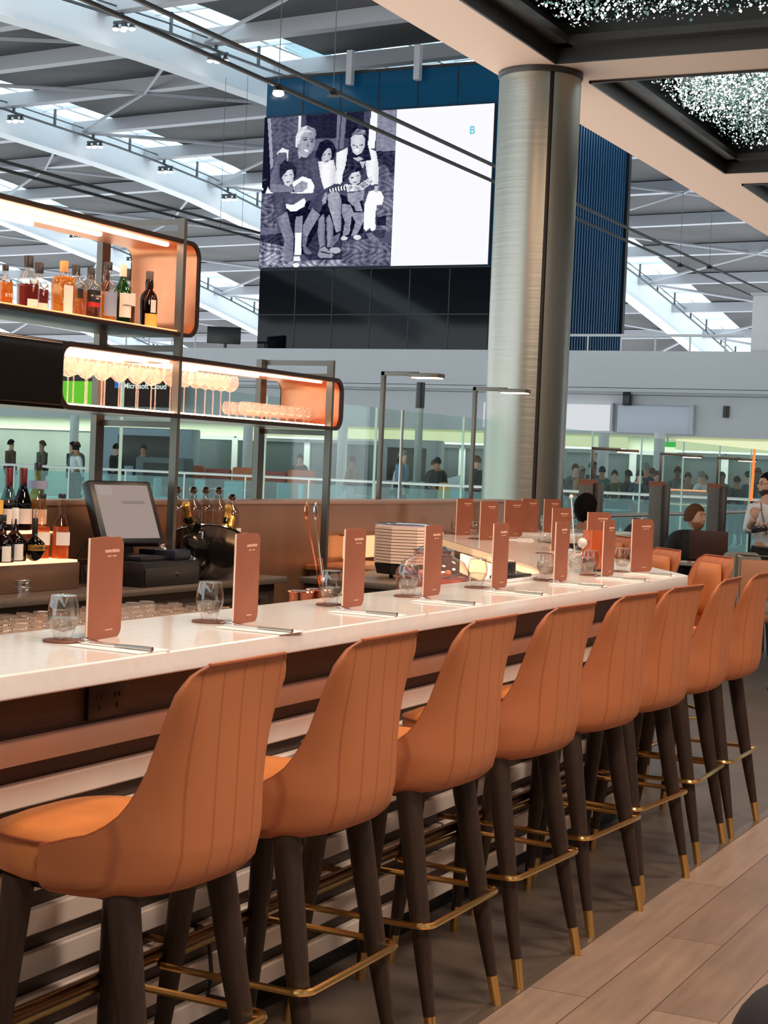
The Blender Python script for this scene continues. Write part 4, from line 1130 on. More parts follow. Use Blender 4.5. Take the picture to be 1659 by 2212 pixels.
for y, lab in ((5.345, 'nearer'), (5.475, 'farther')):
    sg = [o for o in bpy.data.objects if o.get('label') == 'ruby whisky bottle with pewter stag head, %s of two' % lab][0]
    sm = MB(); d = Vector((math.cos(math.radians(-28)), math.sin(math.radians(-28)), 0)); sx = Vector((0, 0, 1)).cross(d)
    def sp(u, v): return d * .045 + sx * u + Vector((0, 0, v))
    sm.ball(sp(0, .085), (.006, .006, .011), 8, 6)
    for q in (-1, 1):
        sm.tube([sp(0, .095), sp(q * .012, .103), sp(q * .018, .116)], .0022, 5); sm.tube([sp(q * .012, .103), sp(q * .022, .106)], .002, 5)
    sm.tube([sp(0, .08), sp(0, .066)], [.006, .002], 6)
    sm.build('stag_emblem', steel, sg)

# bottles on the glowing step
G2 = 'wine and liqueur bottles on the glowing step'
FZ = 1.0525; BZ = 1.1625
bottle('dark bottle with yellow label cut by the left edge', -4.405, 5.312, BZ, .21, .033, wine, darkb, brown, .5, cap_b, G2, None, ((.3, .62, lab_y, 100),))
wt1 = bottle('white wine bottle with dark red foil, at left on the back step', -4.405, 5.393, BZ, .262, .040, wine, tglass('pale_wine_glass', (190, 200, 196), 1.3, 1.5), lqm('dark_wine', (40, 16, 18)), .42, foil_r, G2, None, ((.12, .36, lab_w, 110),), capz=.68, cap_r=.0165)
bottle('red wine bottle with dark red foil beside the white wine', -4.405, 5.484, BZ, .262, .040, wine, lqm('dark_wine_glass', (24, 14, 14)), lqm('dark_wine', (40, 16, 18)), .42, foil_r, G2, None, ((.12, .36, lab_w, 110),), capz=.72, cap_r=.0165)
bottle('tall pale wine bottle with glass stopper and black band', -4.41, 5.585, BZ, .285, .042, wine, tglass('straw_glass', (232, 214, 170), 1.3, 1.5), lqm('straw_wine', (214, 190, 140)), .40, cap_b, G2, None, ((.10, .32, lab_w, 100), (.62, .74, lab_bl, 200)), capz=.89, cap_r=.017)
bottle('rose wine bottle with cream label, left of the rose pair', -4.30, 5.480, FZ, .27, .037, wine, tglass('rose_glass', (250, 228, 210), 1.0, 1.5), lqm('rose_wine', (240, 176, 130)), .50, cap_b, G2, None, ((.22, .42, lab_w, 120),), capz=.93)
bottle('rose wine bottle with cream label, right of the rose pair', -4.25, 5.546, FZ, .272, .037, wine, tglass('rose_glass', (250, 228, 210), 1.0, 1.5), lqm('rose_wine', (240, 176, 130)), .50, cap_b, G2, None, ((.22, .42, lab_w, 120),), capz=.93)
bottle('dark square liqueur bottle with framed label and pouring spout', -4.25, 5.250, FZ, .215, .041, [(1, .02), (1, .36), (.8, .46), (.34, .56), (.3, .8)], lqm('plum_glass', (70, 24, 28)), lqm('plum_liqueur', (60, 20, 24)), .4, lab_w, G2, 4, ((.04, .34, lab_w, 56),), capz=.70, cap_r=.014)
bottle('dark liqueur bottle cut by the left edge, with pale label', -4.23, 5.150, FZ, .19, .042, [(1, .02), (1, .4), (.8, .5), (.34, .6), (.3, .85)], lqm('plum_glass', (70, 24, 28)), lqm('plum_liqueur', (60, 20, 24)), .4, cap_b, G2, 4, ((.04, .36, lab_w, 56),))
ch = bottle('round dark liqueur bottle with gold band and pouring spout', -4.22, 5.338, FZ, .175, .046, [(.28, .02), (.62, .08), (.95, .24), (1, .34), (.86, .44), (.5, .52), (.24, .58), (.2, .74)], lqm('black_cherry_glass', (28, 14, 16)), lqm('plum_liqueur', (60, 20, 24)), .44, cap_b, G2, None, ((.26, .40, gold, 130),), capz=.64, txt=('CHAMBORD', .0125, ink_d), cap_r=.012)
for nm_, o_ in (('spout', ch),):
    MB().tube([(0, 0, .17), (0, 0, .19), (.004, 0, .215)], [.004, .003, .002], 6).build('pouring_spout', steel, o_)
# small steel tins on the counter edge
for k, z in enumerate((.93, .957)):
    t = thing('steel_tin', ['lower polished steel tin at the left end of the back counter', 'upper polished steel tin stacked on another'][k], 'tin', (-4.24, 5.27, z), .2, 'stacked steel tins')
    MB().lathe([(.0, .0), (.043, 0), (.044, .004), (.044, .022), (.041, .0265), (.0, .0265)], 24, sq=4).build('body', steel, t)
    MB().lathe([(.0445, .017), (.0455, .018), (.0455, .0235), (.0445, .0245)], 24, sq=4).build('lid_rim', satin, t)
for k, y in enumerate((5.74, 5.80)):
    t = thing('tumbler', ['empty ribbed tumbler left of the till, nearer', 'empty ribbed tumbler left of the till, farther'][k], 'glass', (-4.25, y, .93), 0, 'tumblers beside the till')
    MB().lathe([(.0, .004), (.022, .004), (.026, .09), (.028, .09), (.024, 0), (0, 0)], 12).build('bowl', glass, t)

# ------------------------------------------------------------------ till
ti = thing('cash_register', 'black touchscreen till with tilted screen and cash drawer', 'till', (-4.26, 6.09, .93), 0)
MB().rbox(-.17, .19, -.20, .24, 0, .105, .006).build('cash_drawer_box', blackpl, ti)
dr = MB().rbox(.19, .197, -.19, .23, .008, .08, .003).build('drawer_front', pmat('black_drawer', (34, 32, 32), .45), ti)
MB().cyl((.197, .06, .05), (.204, .06, .05), .009, n=12).build('lock', steel, dr)
MB().rbox(-.1, .12, -.12, .14, .105, .125, .006).build('stand_base', blackpl, ti)
MB().bar((-.06, 0, .12), (-.09, -.03, .30), .10, .05).build('stand_arm', blackpl, ti)
Ms = Matrix.Translation((.0, -.085, .31)) @ Matrix.Rotation(math.radians(-14), 4, 'Z') @ Matrix.Rotation(math.radians(-24), 4, 'Y')
mon = MB().rbox(-.035, .02, -.18, .18, -.15, .15, .014).xf(Ms).build('monitor', blackpl, ti)
MB().rbox(.0195, .0215, -.15, .15, -.125, .125, .0008).xf(Ms).build('display', emat('till_display', (196, 176, 166), .62), mon)
d1 = MB(); d1.box(.0217, .0222, -.14, -.06, .075, .12); d1.xf(Ms); d1.build('display_tile', emat('till_tile', (204, 188, 178), .62), mon)
d1 = MB(); d1.box(.0217, .0222, -.02, .11, .035, .05); d1.xf(Ms); d1.build('display_text', emat('till_text', (176, 156, 148), .6), mon)
MB().rbox(-.05, .15, .1, .235, .105, .15, .01).build('card_reader', pmat('navy_plastic', (30, 34, 52), .4), ti)
rp_ = MB(); rp_.tube([(.13, .05, .158), (.0, .12, .172), (.02, .2, .164)], .006, 6); rp_.build('receipt', paper, ti)
cable = MB().tube([(-.1, -.18, .2), (-.12, -.28, .10), (-.1, -.34, .02), (.0, -.3, .006)], .004, 6); cable.build('cable', blackpl, ti)

# ------------------------------------------------------------------ champagne bucket with bottles
bk = thing('ice_bucket', 'large dark tilted champagne bucket with a rim of bright metal', 'bucket', (-4.22, 6.62, .93), 0)
P = []
for i in range(17):
    t = i / 16.0
    row = []
    for j in range(41):
        a = 2 * PI * j / 40
        rad = .10 + .085 * math.sin(min(1, t * 1.25) * PI / 2) ** .8
        zt = .175 + .085 * math.cos(a + .9)         # sloping lip
        z = t * zt
        row.append((rad * math.cos(a) * .92, rad * math.sin(a) * 1.12, z))
    P.append(row)
b_ = MB().grid(P).build('bowl', pmat('black_chrome', (112, 106, 100), .16, .95), bk, smooth=60, weld=True)
MB().grid([[(x * .955, y * .955, max(.012, z - .001)) for x, y, z in row] for row in P]).build('inner_wall', steel, b_, smooth=60, recalc=False)
MB().tube([p for p in P[-1][:-1]], .006, 8, closed=True).build('rim', steel, b_)
MB().lathe([(0, .002), (.1, .002), (.1, .008), (0, .008)], 24).build('base', blackpl, bk)
icm = MB(); r4 = random.Random(2)
for k in range(60):
    a = r4.uniform(0, 2 * PI); q = r4.uniform(0, .14)
    icm.rbox(q * math.cos(a) - .012, q * math.cos(a) + .012, q * math.sin(a) - .012, q * math.sin(a) + .012, .12 + r4.uniform(0, .02), .145 + r4.uniform(0, .02), .003, 1)
o = icm.build('ice', ice_m, bk); o['kind'] = 'stuff'
def champ(label, loc, lean, az):
    c = thing('champagne_bottle', label, 'bottle', loc, 0, 'champagne bottles in the bucket')
    M = Matrix.Rotation(az, 4, 'Z') @ Matrix.Rotation(lean, 4, 'X')
    MB().lathe([(0, 0), (.042, .004), (.044, .12), (.038, .165), (.02, .21), (.0165, .25)], 20).xf(M).build('glass', lqm('champagne_green', (40, 52, 24)), c)
    MB().lathe([(.0225, .20), (.0185, .222), (.0165, .25), (.017, .285), (.019, .288), (.019, .31), (.012, .316), (0, .317)], 16).xf(M).build('gold_foil', gold, c)
    rows = [[(.0447 * math.cos(a), .0447 * math.sin(a), z) for a in [math.radians(-70 + 14 * j) for j in range(11)]] for z in (.05, .11)]
    MB().grid(rows).xf(M).build('label', lab_y, c)
champ('gold foiled champagne bottle leaning left, nearest in the bucket', (-4.21, 6.545, 1.0), math.radians(26), 0)
champ('gold foiled champagne bottle leaning left behind another', (-4.27, 6.57, .99), math.radians(18), .2)
champ('gold foiled champagne bottle upright at the right of the bucket', (-4.24, 6.76, .97), math.radians(-14), 0)
champ('gold foiled champagne bottle lying low at the lip of the bucket', (-4.17, 6.66, .97), math.radians(-38), .3)
# bag hanging dark beside the bucket
bg_ = thing('bin_bag', 'crumpled shiny black bag slumped between the till and the bucket', 'bag', (-4.16, 6.43, .93), 0)
m_ = MB(); m_.ball((0, 0, .12), (.07, .075, .12), 22, 16)
r5 = random.Random(8); m_.v = [(x * (1 + .14 * math.sin(6 * z / .1 + 3 * y / .05)), y * (1 + .10 * math.sin(8 * z / .1 + 2 * x / .05)), max(0, z + .012 * math.sin(40 * x + 60 * y))) for x, y, z in m_.v]
m_.build('sack', pmat('shiny_black_film', (16, 14, 14), .18), bg_, smooth=25)
MB().tube([(0, 0, .22), (.015, -.01, .26), (-.01, .02, .285)], [.022, .016, .012], 8).build('neck', pmat('shiny_black_film', (16, 14, 14), .18), bg_)
# decanters on a riser behind the bucket
rs = thing('riser', 'small dark riser shelf under the decanters', 'shelf', (-4.42, 6.9, .93))
MB().rbox(-.055, .06, -.32, .34, .075, .09, .003).build('top', stone_top, rs)
for yy in (-.3, .31): MB().box(-.05, .05, yy - .008, yy + .008, 0, .075).build('foot', stone_top, rs)
for k, y in enumerate((6.66, 6.80, 6.91, 7.03, 7.16)):
    d = thing('decanter', 'clear glass decanter with metal stopper, %s from the left behind the bucket' % ORD[k], 'decanter', (-4.425, y, 1.02), 0, 'decanters behind the bucket')
    hh = .335 if k < 4 else .30
    MB().lathe([(0, .004), (.045, .004), (.046, hh * .62), (.04, hh * .74), (.017, hh * .82), (.015, hh * .92)], 20, sq=4 if k % 2 else None).build('body', tglass('faint_glass', (236, 230, 224), 1.6, 1.5), d)
    MB().lathe([(0, 0), (.0, 0), (.043, 0), (.043, .0)] if False else [(0, .008), (.042, .008), (.042, hh * .45), (0, hh * .45)], 16, sq=4 if k % 2 else None).build('liquid', lqm('pale_peach_liquid', (238, 206, 184)), d)
    MB().lathe([(0, hh * .9), (.012, hh * .9), (.020, hh * .93), (.022, hh * .97), (.012, hh), (0, hh)], 14).build('stopper', steel, d)
    MB().rbox(.046, .0475, -.022, .022, .05, .13, .0005).build('label', lab_w, d)

# ------------------------------------------------------------------ stemware on the lower shelf
LZ = 1.6935
wg = None; G3 = 'stemmed wine glasses on the lower shelf'
wy = [5.55, 5.66, 5.755, 5.88, 6.0, 6.13, 6.265, 6.385, 6.50, 6.60, 6.68, 6.75, 6.82, 6.90]
k = 0
for y in wy:
    for x in ((-4.30,) if y > 6.45 else (-4.30, -4.44)):
        lab = 'glowing stemmed wine glass, %s, %s row on the lower shelf' % ((['leftmost', 'second from left', 'third from left', 'fourth from left', 'fifth from left', 'sixth from left', 'seventh from left', 'eighth from left', 'ninth from left', 'sixth from right', 'fifth from right', 'fourth from right', 'third from right', 'rightmost'][wy.index(y)]), 'front' if x > -4.35 else 'back')
        yy = y + (.05 if x < -4.4 else 0)
        if wg is None:
            wg = thing('wine_glass', lab, 'glass', (x, yy, LZ), 0, G3)
            gm = tglass('lit_stem_glass', (254, 252, 250), 1.0, 1.45, .05, body=.26, bodycol=(255, 250, 240))
            MB().lathe([(.028, 0), (.027, .003), (.006, .006), (.0032, .02), (.003, .125), (.005, .13)], 18).build('stem', gm, wg)
            MB().lathe([(.003, .128), (.02, .133), (.037, .15), (.043, .168), (.040, .19), (.034, .205)], 20).build('bowl', gm, wg)
        else: copy_tree(wg, (x, yy, LZ), 0, lab, G3)
bgl = None; G4 = 'short stemmed balloon glasses at the right of the lower shelf'
by = [7.02, 7.10, 7.18, 7.26, 7.34, 7.43, 7.52, 7.61]
for i, y in enumerate(by + [7.73]):
    for x in ((-4.28, -4.40) if y < 7.7 else (-4.32,)):
        lab = 'short balloon glass, %s of the %s row on the lower shelf' % ((ORD + ['last'])[i], 'front' if x > -4.35 else 'back')
        if y > 7.7: lab = 'short balloon glass standing alone at the right end of the lower shelf'
        if bgl is None:
            bgl = thing('balloon_glass', lab, 'glass', (x, y, LZ), 0, G4)
            MB().lathe([(.022, 0), (.021, .003), (.005, .005), (.004, .022)], 16).build('stem', gm, bgl)
            MB().lathe([(.003, .022), (.022, .028), (.036, .045), (.038, .06), (.028, .088)], 18).build('bowl', gm, bgl)
        else: copy_tree(bgl, (x, y + (.04 if x < -4.35 else 0), LZ), 0, lab, G4)

# ------------------------------------------------------------------ lamps on the copper wall
lm_em = emat('lamp_panel', (255, 214, 180), 5.0)
def lamp(label, x, y, z0, z1, arm=.40, az=0.0):
    l = thing('arm_lamp', label, 'lamp', (x, y, z0), az)
    MB().rbox(-.013, .013, -.013, .013, 0, z1 - z0, .002).build('post', frame_m, l)
    MB().rbox(-.013, arm * .6, -.013, .013, z1 - z0 - .026, z1 - z0, .002).build('arm', frame_m, l)
    h = MB().rbox(arm * .5, arm, -.05, .05, z1 - z0 - .034, z1 - z0 - .010, .004).build('head', frame_m, l)
    MB().rbox(arm * .53, arm - .01, -.042, .042, z1 - z0 - .040, z1 - z0 - .034, .001).build('light_panel', lm_em, h)
    return l
lamp('slim grey arm lamp on the copper wall, nearer of two', -4.55, 9.06, 1.288, 2.07, .39)
lamp('slim grey arm lamp on the copper wall beside the steel column', -4.55, 10.47, 1.288, 2.06, .39)
# ------------------------------------------------------------------ place settings
menu_ed = pmat('cream_page_edge', (236, 206, 184), .7)
def make_tumbler(lab):
    t = thing('tumbler', lab, 'glass', (0, 0, 0), 0, 'tumblers at the place settings')
    g = tglass('tumbler_glass', (250, 248, 246), 1.6, 1.5, .01)
    MB().lathe([(.0, .001), (.018, 0), (.0215, .004), (.021, .010), (.027, .022), (.0345, .042), (.0365, .058), (.034, .078), (.0285, .100), (.0275, .100), (.033, .077), (.0352, .058), (.033, .043), (.025, .024), (.0, .017)], 28).build('bowl', g, t, smooth=60)
    MB().lathe([(0, .0175), (.0245, .0245), (.0325, .0435), (.034, .050), (.0, .050)], 24).build('water', ice_m, t, smooth=60)
    MB().lathe([(.0278, .1), (.0284, .1012), (.029, .1), (.0284, .0992), (.0278, .1)], 28).build('rim', tglass('rim_glass', (235, 232, 228), 3.0, 1.6, .05, body=.2, bodycol=(255, 250, 246)), t)
    return t
def make_coaster(lab):
    t = tag(MB().lathe([(0, 0), (.044, 0), (.0455, .002), (.044, .0045), (0, .0045)], 28).build('coaster', pmat('brown_leather_coaster', (112, 66, 50), .6, bump=.2, bscale=200)), lab, 'coaster', 'leather coasters on the counter')
    return t
def make_menu(lab):
    t = thing('menu', lab, 'menu', (0, 0, 0), 0, 'standing leather menus')
    W_, H_ = .155, .235
    # front cover in the local YZ plane facing +x, spine at y=0, right corners rounded
    def outline(sc=0):
        pts = [(0, 0)]
        for i in range(7):
            a = -PI / 2 + PI / 2 * i / 6; pts.append((W_ - .022 + .022 * math.cos(a), .022 + .022 * math.sin(a)))
        for i in range(7):
            a = PI / 2 * i / 6; pts.append((W_ - .022 + .022 * math.cos(a), H_ - .022 + .022 * math.sin(a)))
        pts.append((0, H_))
        return pts
    MB().prism(outline(), -.0012, .0012, 'X').build('front_cover', menu_m, t)
    bc_ = MB().prism(outline(), -.0012, .0012, 'X').xf(Matrix.Rotation(math.radians(12), 4, 'Z')).build('back_cover', menu_m, t)
    MB().prism([(.004, .004), (W_ - .012, .004), (W_ - .012, H_ - .004), (.004, H_ - .004)], -.0006, .0006, 'X').xf(Matrix.Rotation(math.radians(6), 4, 'Z')).build('pages', menu_ed, t)
    MB().cyl((0, 0, 0), (0, 0, H_), .0024, n=8).build('spine', menu_ed, t)
    # blind-stamped two-line title and footer, too small to read
    tm = MB(); r_ = random.Random(4); y = .070
    for k in range(13):
        w_ = .0042
        if k == 6: y += .001; continue
        tm.box(.0012, .0017, y, y + w_ * .8, H_ - .0355, H_ - .0285 + r_.uniform(-.0006, .0006)); y += w_ + .0012
    y = .082
    for k in range(9):
        if k == 4: y += .006; continue
        tm.box(.0012, .0016, y, y + .0028, H_ - .0455, H_ - .0425); y += .0042
    y = .082
    for k in range(8): tm.box(.0012, .0016, y, y + .0028, .018, .0205); y += .0042
    o = tm.build('stamped_title', menu_ink, t); o['kind'] = 'stuff'
    return t
def make_napkin(lab):
    return tag(MB().rbox(-.10, .10, -.055, .055, 0, .003, .001, 1).build('napkin', linen), lab, 'napkin', 'white paper napkins under the cutlery')
def make_fork(lab):
    t = thing('fork', lab, 'cutlery', (0, 0, 0), 0, 'forks on the napkins')
    m_ = MB()
    P = [(-.10, 0, .004), (-.088, 0, .009), (-.072, 0, .006), (-.058, 0, .003), (-.03, 0, .0035), (.04, 0, .0035), (.095, 0, .0035)]
    Wd = [.010, .011, .011, .007, .0035, .005, .0075]
    rows = []
    for (x, y, z), w_ in zip(P[1:], Wd[1:]): rows.append([(x, -w_, z), (x, -w_, z + .0018), (x, w_, z + .0018), (x, w_, z), (x, -w_, z)])
    m_.grid(rows).build('handle', steel, t)
    for k in range(4):
        y = -.0085 + k * .0057
        MB().tube([(-.086, y, .0092), (-.10, y, .0095), (-.118, y, .005)], [.0014, .0013, .0008], 5).build('tine', steel, t)
    return t
def make_knife(lab):
    t = thing('knife', lab, 'cutlery', (0, 0, 0), 0, 'knives on the napkins')
    MB().tube([(.0, 0, .005), (.05, 0, .0052), (.10, 0, .005)], [.004, .005, .0055], 8).build('handle', satin, t)
    MB().prism([(-.105, .003), (-.09, .009), (.0, .007), (.0, -.003), (-.085, -.004)], .004, .0055, 'Z').build('blade', steel, t)
    return t
PLC = [ORD[k] + ' place from the near end of the bar' for k in range(7)] + ['last place of the straight bar']
NS = [(-2.306, 3.03), (-2.325, 3.672), (-2.355, 4.397), (-2.345, 4.91), (-2.352, 5.504), (-2.333, 6.144), (-2.325, 6.649), (-2.32, 7.05)]
MN = [(-2.272, 3.071), (-2.24, 3.651), (-2.28, 4.329), (-2.305, 4.942), (-2.295, 5.50), (-2.275, 6.08), (-2.262, 6.612), (-2.29, 7.08)]
FK = [(-2.143, 3.012), (-2.128, 3.60), (-2.148, 4.235), (-2.151, 4.795), (-2.15, 5.38), (-2.14, 5.99), (-2.14, 6.52), (-2.16, 6.95)]
protos = {}
def put(kind, maker, lab, loc, rz):
    if kind not in protos:
        o = maker(lab); o.location = loc; o.rotation_euler = (0, 0, rz); protos[kind] = o
    else: o = copy_tree(protos[kind], loc, rz, lab)
    return o
def setting(p, c, m_, f, mrz=0.0, frz=0.0):
    put('coaster', make_coaster, 'round brown leather coaster under the tumbler, %s' % p, (c[0], c[1], HC + .0002), 0)
    put('tumbler', make_tumbler, 'stemless tumbler on a coaster, %s' % p, (c[0], c[1], HC + .0048), 0)
    if m_: put('menu', make_menu, 'narrow tan leather menu standing upright, %s' % p, (m_[0], m_[1], HC + .0005), mrz)
    if f:
        put('napkin', make_napkin, 'white napkin under the cutlery, %s' % p, (f[0], f[1], HC + .0002), frz)
        d = Matrix.Rotation(frz, 3, 'Z') @ Vector((-.01, .012, 0))
        put('fork', make_fork, 'steel fork on the white napkin, %s' % p, (f[0] + d.x, f[1] + d.y, HC + .0030), frz - .05)
        put('knife', make_knife, 'steel knife beside the fork, %s' % p, (f[0] - d.x * .3, f[1] - d.y * 1.0, HC + .0030), frz + .04)
MR = [.10, .12, .06, .05, .02, .02, .0, -.35]
for k in range(8): setting(PLC[k], NS[k], MN[k], FK[k], MR[k], math.radians(-3))
# the angled arm and the far counter, seen from behind the bar
AR = math.atan2(.559, .829)
D2 = Vector((-.829, -.559))          # towards the inner edge
FS = [((-3.108, 8.146), (-3.19, 8.46), 'first place on the angled arm'), ((-4.017, 9.344), (-3.93, 9.20), 'second place on the angled arm'),
      ((-4.38, 9.86), (-4.30, 9.68), 'third place on the angled arm')]
for c, m_, p in FS:
    f = (c[0] + .20, c[1] + .18)
    setting(p, c, m_, f, math.radians(-20), AR)
put('menu', make_menu, 'tan leather menu near the corner where the bar turns', (-2.80, 7.93, HC + .0005), math.radians(-30))
put('menu', make_menu, 'tan leather menu left of the pair standing before the steel column', (-4.06, 9.90, HC + .0005), math.radians(-28))
put('menu', make_menu, 'tan leather menu right of the pair standing before the steel column', (-4.30, 10.80, HC + .0005), math.radians(-28))
setting('left place on the far counter', (-4.34, 10.84), None, None)
setting('right place on the far counter', (-4.37, 11.45), (-4.22, 11.02), None, math.radians(-28))

# ------------------------------------------------------------------ things behind the bar
tg = None
rr = random.Random(5); TZ = .8755
tl_m = tglass('upturned_glass', (252, 246, 240), 1.4, 1.5, .02, body=.12, bodycol=(255, 236, 220))
i = 0
for row, x in enumerate((-2.87, -2.965, -3.06, -3.155, -3.25)):
    for col in range(19):
        y = 3.42 + col * .082 + (row % 2) * .03
        if y > 4.78: continue
        lab = 'upturned clear tumbler, %s row from the counter, on the service deck' % ORD[row]
        p = (x, y, TZ)
        if tg is None:
            tg = thing('upturned_glass', lab, 'glass', p, 0, 'upturned tumblers behind the counter, row %s' % ORD[row])
            MB().lathe([(.031, 0), (.034, .03), (.0335, .07), (.030, .105), (.026, .112), (0, .112)], 16).build('bowl', tl_m, tg)
            MB().lathe([(.026, .112), (.026, .122), (.0, .122)], 16).build('foot', tl_m, tg)
        else: copy_tree(tg, p, 0, lab, 'upturned tumblers behind the counter, row %s' % ORD[row])
for k, (x, y) in enumerate(((-2.60, 4.52), (-2.60, 4.64))):
    c = thing('copper_cup', ['shiny copper cup behind the counter, left of two', 'shiny copper cup behind the counter, right of two'][k], 'cup', (x, y + .13, .8755), 0, 'copper cups behind the counter')
    cp = pmat('polished_copper', (232, 150, 116), .16, 1.0)
    MB().lathe([(0, .0), (.032, .002), (.038, .08), (.041, .19), (.043, .205), (.041, .205), (.036, .08), (.0, .01)], 24).build('body', cp, c)
    MB().lathe([(.041, .203), (.044, .206), (.041, .209)], 24).build('rim', cp, c)
jar = thing('spoon_jar', 'dark jar holding long twisted bar spoons', 'jar', (-2.60, 4.87, .8755))
MB().lathe([(0, 0), (.04, 0), (.042, .15), (.038, .15), (.036, .01), (0, .01)], 20).build('body', blackpl, jar)
cop = pmat('polished_copper', (232, 150, 116), .16, 1.0)
for k, (dx, dy, m_, lab) in enumerate(((-.02, -.17, cop, 'copper bar spoon leaning in the jar behind the counter'), (.0, -.135, steel, 'steel twisted bar spoon leaning in the jar behind the counter'))):
    s_ = thing('bar_spoon', lab, 'spoon', (-2.60, 4.87 - .01 * k, .885), 0, 'bar spoons in the jar')
    pts = [(dx * t, dy * t, .44 * t) for t in [i / 14 for i in range(15)]]
    MB().tube(pts, [.0035 if i % 2 else .0026 for i in range(15)], 6).build('stem', m_, s_)
    MB().ball((dx, dy, .455), (.006, .012, .03), 10, 8).build('bowl', m_, s_)
f_ = thing('bar_fork', 'copper trident bar fork in the jar beside the spoons', 'fork', (-2.60, 4.85, .885))
MB().tube([(0, 0, 0), (.0, -.06, .22)], .003, 6).build('stem', cop, f_)
for q in (-.012, 0, .012): MB().tube([(0, -.06, .22), (0, -.062 + q, .235), (0, -.08 + q, .30)], [.003, .0026, .0015], 6).build('tine', cop, f_)

# prep bench inside the angle of the bar: glowing display, plates, bowl, trays
pb_ = thing('prep_bench', 'bar prep bench with glowing back panel inside the angle of the counter', 'counter', (-3.45, 7.55, 0))
MB().rbox(-.55, -.02, -.42, .42, .90, .93, .004).build('worktop', stone_top, pb_)
MB().box(-.53, -.04, -.40, .40, 0, .90).build('carcass', cab_m, pb_)
glow = emat('amber_under_glow', (255, 200, 148), 3.0)
g2 = thing('glow_strip', 'glowing amber light panel under the inner edge of the angled arm', 'light', (-2.98, 7.42, .94))
a = Vector((-2.78, 6.98)); e = Vector((-3.63, 8.26))
MB().bar((a.x + 2.98, a.y - 7.42, .045), (e.x + 2.98, e.y - 7.42, .045), .012, .10).build('diffuser', glow, g2)
MB().bar((a.x + 2.98, a.y - 7.42, -.012), (e.x + 2.98, e.y - 7.42, -.012), .03, .012).build('base_channel', dkgrey, g2)
wg2 = thing('glow_strip', 'glowing amber light panel low on the copper wall behind the plate stack', 'light', (-4.46, 8.9, .93))
MB().box(.0, .02, -.45, .9, .02, .15).build('diffuser', emat('soft_amber_glow', (255, 196, 140), 1.3), wg2); MB().box(-.02, .03, -.47, .92, .15, .16).build('shade', copper_wall_m, wg2)
sb2 = thing('side_bench', 'short copper topped bench along the copper wall', 'counter', (-4.2, 8.85, 0))
MB().rbox(-.28, .15, -.80, -.12, .90, .93, .004).build('worktop', pmat('copper_top', (196, 140, 104), .35, .7), sb2)
MB().box(-.26, .13, -.78, -.14, 0, .90).build('carcass', cab_m, sb2)
pl = thing('plate_stack', 'tall faceted stack of pale plates on a black warmer', 'plates', (-3.66, 7.62, .93))
plm = pmat('cream_porcelain', (244, 222, 204), .3)
for k in range(12): MB().lathe([(0, .075 + k * .0155), (.15, .075 + k * .0155), (.168, .077 + k * .0155), (.170, .089 + k * .0155), (.10, .088 + k * .0155), (0, .088 + k * .0155)], 8).build('plate', plm, pl, smooth=0)
MB().lathe([(0, .02), (.15, .02), (.165, .07), (0, .072)], 8).build('warmer_base', blackpl, pl)
for q in (-.1, .1): MB().cyl((q, .05, 0), (q, .05, .022), .012, n=8).build('foot', blackpl, pl)
MB().lathe([(0, .264), (.15, .264), (.165, .270), (.12, .278), (0, .280)], 24).build('glass_lid', tglass('lid_glass', (236, 236, 245), 2.0, 1.5), pl)
bw = thing('fish_bowl', 'large clear glass jar with pink and purple sweets', 'jar', (-2.93, 6.38, .93))
MB().rbox(-.2, .16, -.3, .32, -.93, 0, .004).build('stand', cab_m, bw)
MB().lathe([(0, .004), (.12, .004), (.155, .05), (.16, .12), (.13, .17), (.085, .195), (.085, .215), (.095, .22)], 28).build('bowl', tglass('pink_bowl_glass', (250, 236, 236), 1.8, 1.5, body=.10, bodycol=(255, 220, 210)), bw)
MB().lathe([(.0, .008), (.116, .01), (.148, .05), (.152, .1), (0, .1)], 20).build('filling', tglass('pink_filling', (250, 214, 206), 1, 1.3, body=.3, bodycol=(250, 210, 200)), bw)
r6 = random.Random(9)
for k in range(9):
    a_ = r6.uniform(0, 6.28); q = r6.uniform(.04, .12)
    MB().ball((q * math.cos(a_), q * math.sin(a_), .112 + r6.uniform(0, .012)), .016, 8, 6).build('sweet', pmat(['purple_sweet', 'pink_sweet', 'orange_sweet'][k % 3], [(150, 110, 190), (236, 150, 160), (240, 160, 90)][k % 3], .4), bw)
MB().lathe([(0, .2), (.075, .2), (.08, .215), (.05, .235), (0, .24)], 24).build('lid', tglass('lid_glass', (236, 236, 245), 2.0, 1.5), bw)
tr = thing('black_tray', 'black tray on a white board beside the angled arm', 'tray', (-2.40, 6.02, HC))
tr.location = (-2.41, 6.02, HC + .0003)
MB().rbox(-.05, .03, -.17, .17, 0, .012, .002).build('board', white_m, tr)
MB().rbox(-.045, .02, -.16, .12, .012, .024, .003).build('tray', blackpl, tr)
bxx = thing('garnish_box', 'small black box on the tray', 'box', (-2.42, 5.93, HC + .0245))
MB().rbox(-.03, .03, -.04, .04, 0, .045, .004).build('body', blackpl, bxx); MB().rbox(-.031, .031, -.041, .041, .045, .052, .003).build('lid', pmat('black_lid', (40, 38, 38), .3), bxx)
orp = thing('orange_cloth', 'folded orange cloth on the prep bench', 'cloth', (-3.30, 7.32, .93))
MB().rbox(-.08, .08, -.06, .06, 0, .018, .006).build('fold', pmat('orange_cloth', (240, 150, 60), .8), orp); MB().rbox(-.07, .07, -.05, .05, .018, .028, .005).build('top_fold', pmat('orange_cloth', (240, 150, 60), .8), orp)
